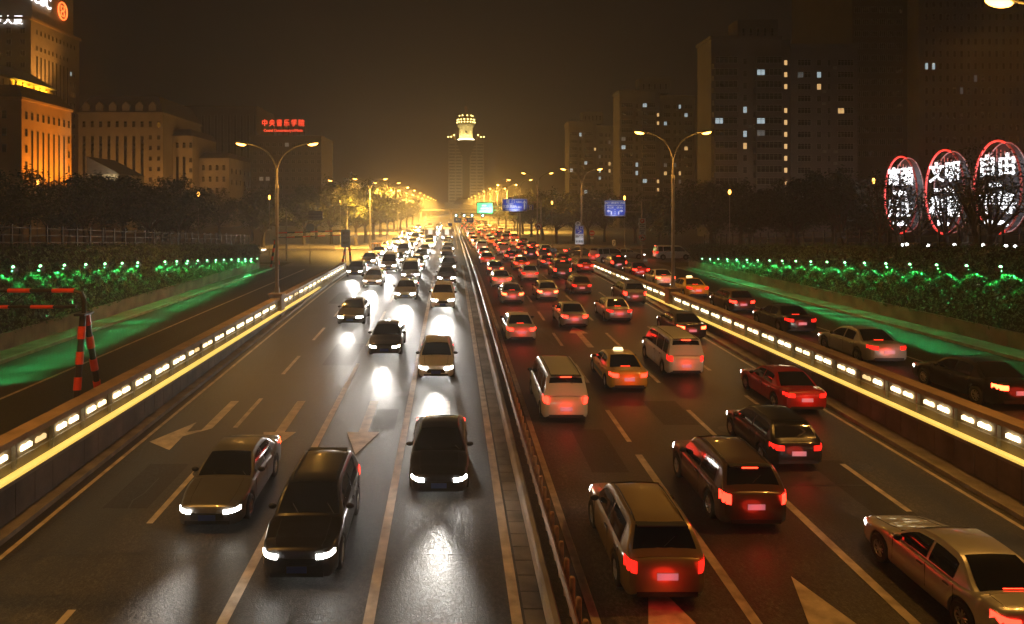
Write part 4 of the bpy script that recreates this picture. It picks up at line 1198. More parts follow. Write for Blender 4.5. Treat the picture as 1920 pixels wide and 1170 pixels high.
t = thing('keep_right_sign', 'small blue sign at the end of the far median', 'sign', (P(844,425,150).x, 150, 0))
post(t, 0, 0.04, 0, 3.6, 0.05); o = plate('board', t, 0.9, 1.6, M_blue, (0,0,2.9), border=0.03)
# footbridge across the far avenue
t = thing('footbridge', 'faint footbridge crossing the far avenue in the yellow glow', 'bridge', (0, 420, 0))
a = MB(); a.box(-24,26,-1.6,1.6,5.0,5.7); a.build('deck', M_conc, t)
a = MB(); a.box(-24,26,-1.6,-1.5,6.7,6.8); [a.box(-24+2*k,-23.9+2*k,-1.6,-1.5,5.7,6.7) for k in range(26)]; a.build('railing', M_steel, t)
for x in (-18, 0.3, 19):
    a = MB(); a.box(x-.5,x+.5,-.8,.8,0,5.0); a.build('pier', M_conc, t)

# gantry with the back of a yellow-lit board, left side street
p = P(592, 404, 92)
t = thing('side_sign', 'yellow-lit back of a sign board on a cantilever pole in the left side street', 'sign', (-21.8, 92, 0.0))
post(t, 0, 0, 0, 6.7, 0.10)
bars(t, [((0,0,p.z+.35),(p.x+21.8-.8,0,p.z+.3)), ((0,0,p.z-.2),(p.x+21.8-.8,0,p.z-.2))], 0.035)
o = plate('board', t, 1.9, 1.2, M_signback, (p.x+21.8, -0.1, p.z), r=0.03)
a = MB(); [a.box(-.94,.94,-.05,-.003,-.25+.4*k,-.19+.4*k) for k in range(2)]; a.build('stiffener', M_darksteel, o)
p = P(581, 427, 87)
t = thing('round_sign', 'pale round disc standing in the left side street below the yellow board', 'sign', (p.x, 87, 0.0))
post(t, 0, 0.06, 0, p.z, 0.05); disc('disc', t, 0.56, mat('disc_back', (0.35,0.33,0.28), 0.5), (0,0,p.z))
p = P(648, 447, 85)
t = thing('notice_sign', 'tall pale notice board at the far end of the left retaining wall', 'sign', (p.x, 85, 0.0))
post(t, 0, 0.06, 0, p.z+1.0, 0.06); o = plate('board', t, 1.1, 2.2, mat('notice_pale', (0.5,0.47,0.42), 0.6), (0,0,p.z), r=0.04)
for k, s in enumerate(('前方','路口','慢行')): txt(o, s, 0.4, M_signback, 0, 0.65-0.62*k, bold=.01)
# boxes at the foot of the corner lamp
t = thing('control_box', 'orange and white striped control box at the foot of the corner lamp post', 'box', (-12.4, 115.2, 0.13))
a = MB(); a.box(-.75,.75,-.4,.4,0,1.1); a.build('cabinet', mat('cabinet_paint', (0.6,0.33,0.14), 0.5, var=0.2, vs=2), t)
a = MB(); [a.box(-.6+.5*k,-.35+.5*k,-.41,-.402,.2,.9) for k in range(3)]; a.build('stripes', M_white, t)

# ---- red and black height barriers
def striped(mb_r, mb_b, p0, p1, r, n, first_red=True, solid=False):
    p0, p1 = Vector(p0), Vector(p1)
    for k in range(n):
        a_, b_ = p0+(p1-p0)*(k/n), p0+(p1-p0)*((k+1)/n)
        red = (k % 2 == 0) == first_red
        (mb_r if red else mb_b).cyl(a_, b_, r if red else r*.82, n=10) if red or not solid else None
    if solid: mb_b.cyl(p0, p1, r*.82, n=10)
def barrier(label, x0, y0, x1, y1, zt_, zb_, n):
    t = thing('height_barrier', label, 'barrier', (x0, y0, 0))
    dx, dy = x1-x0, y1-y0; L_ = sqrt(dx*dx+dy*dy)
    t.rotation_euler = (0, 0, atan2(dy, dx))
    r1, k1 = MB(), MB(); striped(r1, k1, (0.35,0,zt_), (L_-.35,0,zt_), 0.085, n, True, solid=True)
    r2, k2 = MB(), MB(); striped(r2, k2, (0.30,0,zb_), (L_-.30,0,zb_), 0.07, n, False, solid=True)
    for mb, nm, mt in ((r1,'red_sleeves',M_redpaint),(k1,'upper_bar',M_blkpaint),(r2,'red_sleeves',M_redpaint),(k2,'lower_bar',M_blkpaint)): mb.build(nm, mt, t, smooth=True)
    a = MB()
    for k in range(n): a.cyl((.35+(L_-.7)*k/n,0,zt_),(.35+(L_-.7)*(k+1)/n,0,zb_),0.018,n=5)
    for x, s in ((0.0,1),(L_,-1)):
        a.tube([(x,0,zb_-.3),(x,0,zt_-.35),(x+s*.1,0,zt_-.08),(x+s*.36,0,zt_)], [.085]*4, 8)
    a.build('bracing', M_blkpaint, t, smooth=True)
    for x in (0.0, L_):
        for q, fr in ((-1.05, True), (0.55, False)):
            rr, kk = MB(), MB(); striped(rr, kk, (x, q*.12, zb_-.25), (x, q, 0), 0.14, 7, fr, solid=True)
            o = kk.build('leg', M_blkpaint, t, smooth=True); rr.build('red_sleeves', M_redpaint, o, smooth=True)
        a = MB(); a.box(x-.2,x+.2,-.35,.35,zb_-.3,zb_-.22); a.build('head_plate', M_blkpaint, t)
    return t
barrier('red and black height barrier across the left service road, nearest the camera', -13.75, 26.0, -20.25, 26.0, 4.06, 3.45, 7)
barrier('far red and black height barrier at the exit of the left service road', -13.25, 89.5, -20.4, 81.0, 4.15, 3.6, 9)
# low picket railing beyond the side street
t = thing('picket_fence', 'low pale picket railing across the left side street', 'fence', (-29, 113, 0.0))
a = MB(); a.box(0,10,-.03,.03,.35,.42); a.box(0,10,-.03,.03,.95,1.02); [a.box(.2*k,.2*k+.09,-.02,.02,0,1.15) for k in range(51)]
a.build('pickets', mat('picket_pale', (0.42,0.36,0.28), 0.6), t)

# ---- three oval light displays above the right hedge (plus the rim of a fourth)
M_ovr = glow('oval_rim_red', (1.0, 0.025, 0.015), 1.5, sampled=False)
M_ovw = glow('oval_white', (0.95, 0.97, 1.0), 3.0, sampled=False)
M_ovb = mat('oval_back', (0.03, 0.03, 0.035), 0.6)
def oval(label, y, zc, top, bot, ptop, pbot):
    t = thing('oval_sign', label, 'lit sign', (43.0, y, 0), 0, 'oval light displays above the hedge')
    ry, rz = 2.35, 3.65
    pts = [(0, ry*cos(2*pi*k/48), zc+rz*sin(2*pi*k/48)) for k in range(49)]
    a = MB(); a.tube([(0, ry*cos(radians(q)), zc+rz*sin(radians(q))) for q in range(-112, 116, 6)], 0.085, 8); a.build('rim_light', M_ovr, t, smooth=True)
    a = MB(); a.tube([(0, ry*cos(radians(q)), zc+rz*sin(radians(q))) for q in range(115, 250, 6)], 0.08, 8); a.build('rim_light', glow('oval_rim_faint', (1.0,0.03,0.02), 0.22, sampled=False), t, smooth=True)
    a = MB(); a.tube([(0.7, p[1]*.97, zc+(p[2]-zc)*.97) for p in pts], 0.05, 8, caps=False); a.build('rim_light', glow('oval_rim_dim', (1.0,0.04,0.02), 0.12, sampled=False), t, smooth=True)
    a = MB(); a.prism([(ry*.96*cos(2*pi*k/48), rz*.96*sin(2*pi*k/48)) for k in range(48)], 0.72, 0.80, lambda p, q, h: (h, p, q+zc)); a.build('back_panel', M_ovb, t, recalc=True)
    R = (pi/2, 0, -pi/2)
    for s, z in ((top, zc+1.62), (bot, zc-1.38)):
        for k, ch in enumerate(s):
            letters('character', ch, 1.85, M_ovw, t, (-0.05, 0.90-1.95*k, z), R, 0.05, bold=0.02)
    for s, z in ((ptop, zc+0.22), (pbot, zc-2.72)): letters('lettering', s, 0.62, M_ovw, t, (-0.05, 0, z), R, 0.03, bold=0.012)
    a = MB()
    for q in (-1.1, 1.1): a.cyl((0.9,q,zc-rz*1.55),(0.9,q,zc+2.0),0.09,n=8)
    a.box(.72,.9,-1.1,1.1,zc-.06,zc+.06); a.build('stand', M_darksteel, t)
    a = MB(); 
    for q in range(9): a.add([(0.05, -1.6+.4*q, zc+2.55+.5*(1-abs(q-4)/4)), (0.05, -1.5+.4*q, zc+2.55+.5*(1-abs(q-4)/4)), (0.05, -1.52+.4*q, zc+2.0), (0.05, -1.58+.4*q, zc+2.0)], [(0,1,2,3)])
    a.build('tassels', glow('oval_tassel', (1.0,0.05,0.03), 0.25, sampled=False), t)
    point('red_light', t, (-0.9, 0, zc+3.2), 45, (1,0.05,0.03), 0.3)
    point('white_light', t, (-1.2, 0, zc), 25, (0.85,0.9,1.0), 0.6)
oval('smallest and leftmost oval sign, red rim, characters for wealth over people', 66.3, 8.35, '富强', '民主', 'fu qiang', 'min zhu')
oval('middle oval sign with a red rim and bright white characters behind thin trees', 60.4, 8.5, '文明', '和谐', 'wen ming', 'he xie')
oval('largest oval sign with a red rim near the right edge of the picture', 54.6, 8.75, '自由', '平等', 'zi you', 'ping deng')
oval('oval sign cut off by the right edge, only its red rim showing', 48.8, 8.9, '公正', '法治', 'gong zheng', 'fa zhi')
M_gl = glow('ground_light_white', (1.0,1.0,0.95), 12.0, sampled=False)
gl2 = None
for k, (u, v) in enumerate(((1693,459),(1700,458),(1740,460),(1790,459),(1832,460),(1843,459),(1886,461),(1903,462))):
    d = 50.0; p = P(u, v, d)
    lb = '%s small white ground light from the left above the right hedge' % ORD[k+1]
    if gl2 is None:
        gl2 = thing('ground_light', lb, 'light', p, 0, 'white ground lights on the right hedge')
        a = MB(); a.ell((0,0,0), .11,.11,.10,10,6); a.build('lamp', M_gl, gl2, smooth=True)
        a = MB(); a.cyl((0,0,-.9),(0,0,-.08),.03,n=6); a.build('stake', M_darksteel, gl2)
    else: dup(gl2, p, 0, lb)
# ================================================================ VEHICLES
def paint(name, col, metal=0.0):
    return mat('paint_'+name, col, 0.32, metal, var=0.04, vs=1.5, coat=0.8)
PAINT = {'white': paint('white', (0.72,0.71,0.68)), 'silver': paint('silver', (0.45,0.44,0.42), 0.5), 'black': paint('black', (0.012,0.012,0.013)),
         'grey': paint('grey', (0.13,0.13,0.135), 0.4), 'red': paint('red', (0.35,0.015,0.012)), 'gold': paint('gold', (0.34,0.25,0.13), 0.4),
         'blue': paint('blue', (0.02,0.04,0.12), 0.3), 'brown': paint('brown', (0.10,0.06,0.035), 0.3), 'yellow': paint('yellow', (0.62,0.38,0.04)), 'green': paint('green', (0.03,0.12,0.06))}
M_glass = mat('car_glass', (0.012,0.013,0.015), 0.06, var=0.0, spec=0.6, coat=0.5)
M_tyre = mat('tyre', (0.02,0.02,0.02), 0.8)
M_rim = mat('alloy_rim', (0.45,0.44,0.42), 0.35, metal=0.8)
M_trim = mat('black_trim', (0.018,0.018,0.018), 0.5)
M_chrome = mat('chrome', (0.6,0.6,0.6), 0.15, metal=1.0)
M_head = glow('headlight_glow', (1.0,0.95,0.86), 70.0, sampled=False)
M_headoff = glow('headlight_low', (1.0,0.92,0.8), 10.0, sampled=False)
M_tail = glow('taillight_glow', (1.0,0.022,0.010), 9.0, base=(0.4,0.01,0.01), sampled=False)
M_brake = glow('brake_glow', (1.0,0.03,0.01), 9.0, sampled=False)
M_platebl = mat('plate_blue', (0.03,0.07,0.35), 0.5)
M_platew = glow('plate_lit', (0.75,0.78,1.0), 0.12, base=(0.35,0.38,0.5), sampled=False)  # plate-lamp light put into the plate as faint emission
M_amberl = glow('indicator_glow', (1.0,0.35,0.02), 5.0, sampled=False)

SPEC = {  # L, W, H, belt, windscreen base/top, rear top/base, roof half-width, hood front z, tail z, wheel r, axles
 'sedan':     dict(L=4.75,W=1.82,H=1.46,b=0.95,wb=1.00,wt=0.22,rt=-0.92,rb=-1.72,rw=0.60,hf=0.74,tz=1.02,r=0.33,ax=(1.42,-1.36)),
 'hatchback': dict(L=4.20,W=1.76,H=1.50,b=0.95,wb=1.02,wt=0.26,rt=-1.45,rb=-1.98,rw=0.60,hf=0.76,tz=0.98,r=0.31,ax=(1.30,-1.26)),
 'suv':       dict(L=4.62,W=1.86,H=1.70,b=1.08,wb=1.05,wt=0.38,rt=-1.78,rb=-2.18,rw=0.66,hf=0.88,tz=1.10,r=0.37,ax=(1.40,-1.34)),
 'minivan':   dict(L=4.95,W=1.86,H=1.92,b=1.10,wb=1.75,wt=0.95,rt=-2.25,rb=-2.42,rw=0.70,hf=0.86,tz=1.12,r=0.34,ax=(1.58,-1.52)),
}
def lerp(a, b, t): return a+(b-a)*t
def interp(x, pts):
    if x <= pts[0][0]: return pts[0][1]
    for (x0,y0),(x1,y1) in zip(pts, pts[1:]):
        if x <= x1:
            t = (x-x0)/(x1-x0); t = t*t*(3-2*t)*0.5 + t*0.5
            return lerp(y0, y1, t)
    return pts[-1][1]
class CarShape:
    def __init__(s, k):
        s.__dict__.update(SPEC[k]); h = s.L/2; W = s.W/2; s.h = h
        s.fw = [(-h,W*.74),(-h+.06,W*.88),(-h+.25,W*.965),(-h+.8,W),(h-1.1,W),(h-.4,W*.955),(h-.12,W*.84),(h,W*.62)]
        s.ft = [(-h,s.tz*.72),(-h+.05,s.tz*.93),(-h+.16,s.tz),(s.rb,s.tz+.01),(s.rb+.5,s.b),(s.wb-.4,s.b),(s.wb+.05,s.b+.005),(h-.55,s.hf+.07),(h-.12,s.hf-.02),(h-.03,s.hf-.12),(h,s.hf-.24)]
        s.fb = [(-h,.36),(-h+.1,.27),(-h+.35,.21),(h-.4,.20),(h-.1,.23),(h,.30)]
        s.fr = [(s.rb,s.b+.01),(s.rt,s.H-.035),(s.rt+.35,s.H-.005),(s.wt-.45,s.H),(s.wt,s.H-.045),(s.wb,s.b+.005)]
    def zb(s, y):
        z = interp(y, s.fb)
        for yc in s.ax:
            R = s.r+.055; d = abs(y-yc)
            if d < R: z = max(z, s.r + sqrt(R*R-d*d))
        return z
    def wz(s, z):
        t = max(0, (z-s.b)/(s.H-s.b)); return lerp(s.W/2*0.93, s.rw, t**1.25)
    def side(s, y, q, sg, off=0.0):
        z = lerp(s.b-.01, interp(y, s.fr)-.055, q); return (sg*(s.wz(z)+off), y, z+off*.3)
    def topp(s, y, q, off=0.0):
        z = interp(y, s.fr); w = s.wz(z-.055)-.045
        return (q*w, y, z+.028*(1-q*q)-.004*q*q+off)
def car_meshes(kind):
    s = CarShape(kind); h = s.h; out = {}
    ys = set([-h,-h+.02,-h+.06,-h+.12,-h+.2,h-.2,h-.12,h-.06,h-.02,h] + [-h+.3+(s.L-.6)*k/18 for k in range(19)])
    for yc in s.ax:
        R = s.r+.055
        for k in range(-6,7): ys.add(yc+R*sin(radians(15*k))*.999)
        ys.add(yc-R-.004); ys.add(yc+R+.004)
    ys = sorted(ys)
    fr = [0,.10,.30,.55,.78,.92,1.0]; wf = [.93,.985,1.0,1.0,.985,.955,.88]
    rows = []
    for y in ys:
        w, zt_, zb_ = interp(y, s.fw), interp(y, s.ft), s.zb(y)
        zb_ = min(zb_, zt_-.06)
        half = [(w*wf[i], lerp(zb_, zt_, fr[i])) for i in range(7)] + [(w*.55, zt_+.02), (w*.2, zt_+.028)]
        rows.append([(-x,y,z) for x,z in half] + [(x,y,z) for x,z in reversed(half)])
    m = MB(); m.grid([r[::-1] for r in rows]); n = len(rows[0])
    m.f.append(tuple(range(n-1,-1,-1)) if False else tuple(range(n))); m.m.append(0)
    b0 = (len(rows)-1)*n; m.f.append(tuple(b0+i for i in range(n-1,-1,-1))); m.m.append(0)
    # roof and pillars
    yr = [lerp(s.rb, s.wb, k/22) for k in range(23)]
    rr = []
    for y in yr:
        rr.append([s.side(y,q,-1) for q in (0,.35,.7,.93,1)] + [s.topp(y,q) for q in (-1,-.6,-.2,.2,.6,1)] + [s.side(y,q,1) for q in (1,.93,.7,.35,0)])
    m.grid([r[::-1] for r in rr])
    out['body'] = m.mesh('body', PAINT['white'], smooth=True, angle=42, recalc=True)
    def glassgrid(fn, ua, ub, na, va, vb, nb):
        g_ = MB(); g_.grid([[fn(lerp(ua,ub,i/na), lerp(va,vb,j/nb)) for j in range(nb+1)] for i in range(na+1)]); return g_
    out['windscreen'] = glassgrid(lambda y,q: s.topp(y,q,.012), s.wb-.06, s.wt+.02, 6, -.93, .93, 6).mesh('windscreen', M_glass, smooth=True)
    out['rear_window'] = glassgrid(lambda y,q: s.topp(y,q,.012), s.rt-.03, s.rb+.1, 6, -.88, .88, 6).mesh('rear_window', M_glass, smooth=True)
    bp = lerp(s.wt, s.rt, .42)
    spans = [(bp+.05, s.wb-.30), (max(s.rt-.12, bp-1.05), bp-.03)]
    if kind in ('suv','minivan'): spans.append((s.rt+.12, bp-1.12))
    for sg in (-1,1):
        g_ = MB()
        for a_, b_ in spans:
            g_.grid([[s.side(lerp(a_,b_,i/6), lerp(.06,.90,j/3), sg, .009) for j in range(4)] for i in range(7)])
        out['side_window%d' % sg] = g_.mesh('side_window', M_glass, smooth=True)
    # wheels
    R = s.r; w_ = MB()
    prof = [(R*.62,-.10),(R*.9,-.105),(R,-.07),(R,.07),(R*.9,.105),(R*.62,.10)]
    n = 24
    vs = [(z, r*cos(2*pi*k/n), r*sin(2*pi*k/n)) for r,z in prof for k in range(n)]
    w_.add(vs, [(i*n+k, i*n+(k+1)%n, (i+1)*n+(k+1)%n, (i+1)*n+k) for i in range(5) for k in range(n)])
    out['wheel'] = w_.mesh('wheel', M_tyre, smooth=True)
    w_ = MB()
    w_.add([(.085,R*.62*cos(2*pi*k/n),R*.62*sin(2*pi*k/n)) for k in range(n)] + [(.06,R*.55*cos(2*pi*k/n),R*.55*sin(2*pi*k/n)) for k in range(n)], [(k,(k+1)%n,n+(k+1)%n,n+k) for k in range(n)])
    w_.cyl((.02,0,0),(.09,0,0),R*.16,n=10)
    for k in range(5):
        for e in (-.10, .10):
            a_ = 2*pi*k/5+e*1.8; b_ = 2*pi*k/5+e*2.6
            c, d_ = Vector((.075,R*.12*cos(a_),R*.12*sin(a_))), Vector((.07,R*.60*cos(b_),R*.60*sin(b_)))
            w_.cyl(c, d_, R*.055, R*.045, 5)
    w_.add([(.015,R*.6*cos(2*pi*k/n),R*.6*sin(2*pi*k/n)) for k in range(n)], [])
    out['rim'] = w_.mesh('rim', M_rim)
    # lamps, following the corners
    def lamp(y0, y1, z0, z1, sg, inn, front):
        g_ = MB(); pr = []
        for i in range(7):
            u = i/6
            row = []
            for z in (z0, (z0+z1)/2, z1):
                if front:
                    x = lerp(inn, interp(h-.30, s.fw)*.985, u); y = None
                else: x = lerp(inn, interp(-h+.24, s.fw)*.99, u)
                # y on the body where half-width equals x
                lo, hi = (h-.55, h) if front else (-h, -h+.55)
                for _ in range(24):
                    mid = (lo+hi)/2
                    wide = interp(mid, s.fw)*.985 > x
                    if front: lo, hi = (mid, hi) if wide else (lo, mid)
                    else: lo, hi = (lo, mid) if wide else (mid, hi)
                bulge = .02 if z == (z0+z1)/2 else .006
                row.append((sg*(x+bulge*.5*u), mid + (bulge if front else -bulge), z + ((0.03*u if z != z0 else .01*u) if not front else .012*u)))
            pr.append(row)
        g_.grid(pr if (sg > 0) == front else [r[::-1] for r in pr]); return g_
    for sg in (-1,1):
        out['headlight%d' % sg] = lamp(0,0,s.hf-.19,s.hf-.075,sg,s.W*.24,True).mesh('headlight', M_head, smooth=True)
        tl = lamp(0,0,s.tz-.27,s.tz-.10,sg,s.W*.27,False) if kind not in ('suv','minivan') else lamp(0,0,s.tz-.30,s.tz-.02,sg,s.W*.36,False)
        out['taillight%d' % sg] = tl.mesh('taillight', M_tail, smooth=True)
    # trim: bumpers, grille, underside, seams, plates, mirrors, handles
    t_ = MB(); t_.box(-s.W*.43,s.W*.43,-h+.30,h-.32,.19,.23)
    for yc in s.ax: t_.box(-s.W*.46,s.W*.46,yc-s.r-.03,yc+s.r+.03,.24,s.r*2+.06)
    t_.box(-s.W*.24,s.W*.24,h-.06,h+.008,s.hf-.34,s.hf-.17); t_.box(-s.W*.33,s.W*.33,h-.1,h+.002,.27,.37)
    t_.box(-s.W*.36,s.W*.36,-h-.006,-h+.05,.29,.40)
    out['trim'] = t_.mesh('trim', M_trim)
    t_ = MB()
    wd = s.W/2
    for sg in (-1,1):
        for y in (bp, s.wb-.12, max(s.rt-.2, bp-1.05)):
            t_.box(min(sg*wd*.99,sg*(wd+.002)),max(sg*wd*.99,sg*(wd+.002)),y-.005,y+.005,.36,s.b-.06)
    ysm = [lerp(s.wb+.06, h-.22, k/5) for k in range(6)]
    for q in (-.66,.66): t_.tube([(q*interp(y,s.fw), y, interp(y,s.ft)+.014) for y in ysm], .007, 4)
    t_.tube([(q*interp(h-.22,s.fw), h-.22+.05*(1-abs(q)/.66), interp(h-.2,s.ft)+.012) for q in (-.66,-.3,0,.3,.66)], .007, 4)
    if kind == 'sedan':
        t_.tube([(q*interp(s.rb,s.fw), s.rb-.02, s.tz+.026) for q in (-.7,-.3,0,.3,.7)], .006, 4)
        for q in (-.7,.7): t_.tube([(q*interp(y,s.fw), y, interp(y,s.ft)+.012) for y in (s.rb-.02, s.rb-.2, -h+.2)], .006, 4)
    for q in (-.35,.12): t_.tube([(q*s.W, s.wb-.03, s.b+.045), ((q+.13)*s.W, s.wb-.30, s.b+.16+.10*(s.wb-s.wt<.75))], .012, 4)
    if kind in ('suv','minivan'):
        for q in (-.86,.86): t_.tube([Vector(s.topp(lerp(s.rt+.1, s.wt-.1, k/5), q)) + Vector((0,0,.035 if 0 < k < 5 else .0)) for k in range(6)], .016, 5)
        t_.box(-s.rw*.85,s.rw*.85,s.rt-.16,s.rt+.05,s.H-.035,s.H-.012); t_.tube([s.topp(s.rb+.12,0,.02), s.topp(lerp(s.rb,s.rt,.55),.35,.02)], .010, 4)
    for k in range(3): t_.box(-s.W*.22,s.W*.22,h+.008,h+.016,s.hf-.32+.045*k,s.hf-.305+.045*k)
    out['seams'] = t_.mesh('door_seams', M_trim)
    t_ = MB(); t_.box(-.02,.02,-.09,.09,-.016,.016); out['handle'] = t_.mesh('door_handle', M_chrome)
    s.hpos = [(sg*wd, y, s.b-.145) for sg in (-1,1) for y in (bp+.16, max(s.rt-.2,bp-1.05)+.2)]
    m_ = MB(); m_.ell((0,0,0),.11,.055,.075,10,6); m_.box(-.1,.0,-.02,.02,-.03,.0)
    out['mirror'] = m_.mesh('mirror', M_trim, smooth=True)
    p_ = MB(); p_.box(-.23,.23,-.012,.0,-.075,.075); out['plate'] = p_.mesh('number_plate', M_platew)
    p_ = MB(); p_.box(-.21,.21,-.02,.02,-.018,.018); out['brake'] = p_.mesh('brake_light', M_brake)
    return s, out
CARS = {k: car_meshes(k) for k in SPEC}
ftr = {}
def recol(o, m):
    o.material_slots[0].link = 'OBJECT'; o.material_slots[0].material = m
M_headmid = glow('headlight_mid', (1.0,0.90,0.72), 28.0, sampled=False); M_tailhi = glow('taillight_bright', (1.0,0.05,0.015), 18.0, sampled=False); M_taillo = glow('taillight_dull', (1.0,0.015,0.008), 2.2, base=(0.4,0.01,0.01), sampled=False)
rv2 = random.Random(77)
VEH = []      # (thing, lane key, y, description)
def car(kind, colr, x, y, heading=1, lane=None, label=None, beam=True, full=None, rz=None, tail=True, group=None, z=None, dim=False):
    """y = end nearest the camera; heading 1 drives away, -1 comes towards the camera"""
    s, M_ = CARS['sedan' if kind == 'taxi' else kind]
    yc = y + s.h
    slope = 0.0
    if z is None:
        z = zr(yc) if -12 < x < 16.5 and yc < 90 else 0.004
        if -12 < x < 16.5 and yc < 90: slope = math.atan((zr(yc+1)-zr(yc-1))/2)
    nm = {'sedan':'parked_car','taxi':'taxi','suv':'car','minivan':'minivan','hatchback':'car'}[kind]
    nm = 'car' if kind == 'sedan' else nm
    t = thing(nm, label or 'x', 'taxi' if kind == 'taxi' else ('van' if kind == 'minivan' else 'car'), (x, yc, z), 0, group)
    if rz is None: t.rotation_euler = (slope if heading > 0 else -slope, 0, 0 if heading > 0 else pi)
    else: t.rotation_euler = (0, 0, rz)
    full = (yc < 110) if full is None else full
    def pt(key, name, loc=None, m=None, par=None, rot=None):
        o = link(name, M_[key], par or t, loc)
        if m: recol(o, m)
        if rot: o.rotation_euler = rot
        return o
    body = pt('body', 'body', m=PAINT['yellow' if kind == 'taxi' else colr])
    pt('windscreen','windscreen'); pt('rear_window','rear_window'); pt('side_window1','side_window'); pt('side_window-1','side_window')
    hm = rv2.choice((None, None, M_headmid, M_headoff)) if heading < 0 else M_headoff
    tm = rv2.choice((None, None, M_tailhi, M_taillo))
    for sg in (-1,1):
        pt('headlight%d' % sg, 'headlight', m=hm); pt('taillight%d' % sg, 'taillight', m=tm)
    pt('trim','trim')
    if full:
        pt('seams','door_seams')
        for hp in s.hpos: pt('handle','door_handle',hp)
        pt('plate','number_plate',(0,-s.h-.005,s.tz-.36 if kind != 'minivan' else .62)); pt('plate','number_plate',(0,s.h+.012,.45),rot=(0,0,pi), m=M_platebl)
        for sg in (-1,1): pt('mirror','mirror',(sg*(s.W/2+.06),s.wb-.42,s.b+.08))
    for sx in (-1,1):
        for ya in s.ax:
            w = pt('wheel','wheel',(sx*(s.W/2-.10),ya,s.r), rot=(0,0,0 if sx > 0 else pi))
            if full: link('rim', M_['rim'], w)
    if tail and heading > 0 and rv2.random() < .7: pt('brake','brake_light',(0,s.rt-.10,s.H-.07) if kind in ('suv','minivan') else (0,s.rb+.16,s.tz+.03))
    if kind == 'taxi':
        a = MB(); a.add([(-.24,-.07,0),(.24,-.07,0),(.24,.07,0),(-.24,.07,0),(-.19,-.03,.13),(.19,-.03,.13),(.19,.03,.13),(-.19,.03,.13)], [(0,3,2,1),(4,5,6,7),(0,1,5,4),(1,2,6,5),(2,3,7,6),(3,0,4,7)])
        o = a.build('roof_sign', glow('taxi_sign', (1.0,0.75,0.35), 2.5, sampled=False), t); o.location = (0,-.2,s.H+.02)
        a = MB()
        for sg in (-1,1): a.grid([[ (sg*(interp(yy2, s.fw)*1.0+.004), yy2, zz) for zz in (.40,.55,.66)] for yy2 in [lerp(-s.h+.5, s.h-.6, k/16) for k in range(17)] if all(abs(yy2-ax)>s.r+.06 for ax in s.ax)] if False else [[(sg*(s.W/2+.004), yy2, zz) for zz in (.42,.60)] for yy2 in (-.9,-.3,.3,.95)])
        a.build('side_band', PAINT['green'], t)
    if beam:
        if heading < 0 : spot('headlamp_beam', t, (0, s.h+.15, s.hf-.08), 1700 if y < 50 else (4500 if y < 75 else 6500), (1.0,0.94,0.85), 32, 1.0, (radians(86.5),0,0), .28)
        else: spot('low_beam', t, (0, s.h+.15, s.hf-.08), 60, (1.0,0.9,0.75), 50, 0.9, (radians(80),0,0), .28)
    if heading > 0 and tail: point('tail_light_lamp', t, (0, -s.h-.25, .72), 14, (1.0,0.03,0.015), .35)
    if lane: VEH.append((t, lane, y, ('%s %s' % (colr, kind)) if kind != 'taxi' else 'yellow taxi'))
    return t

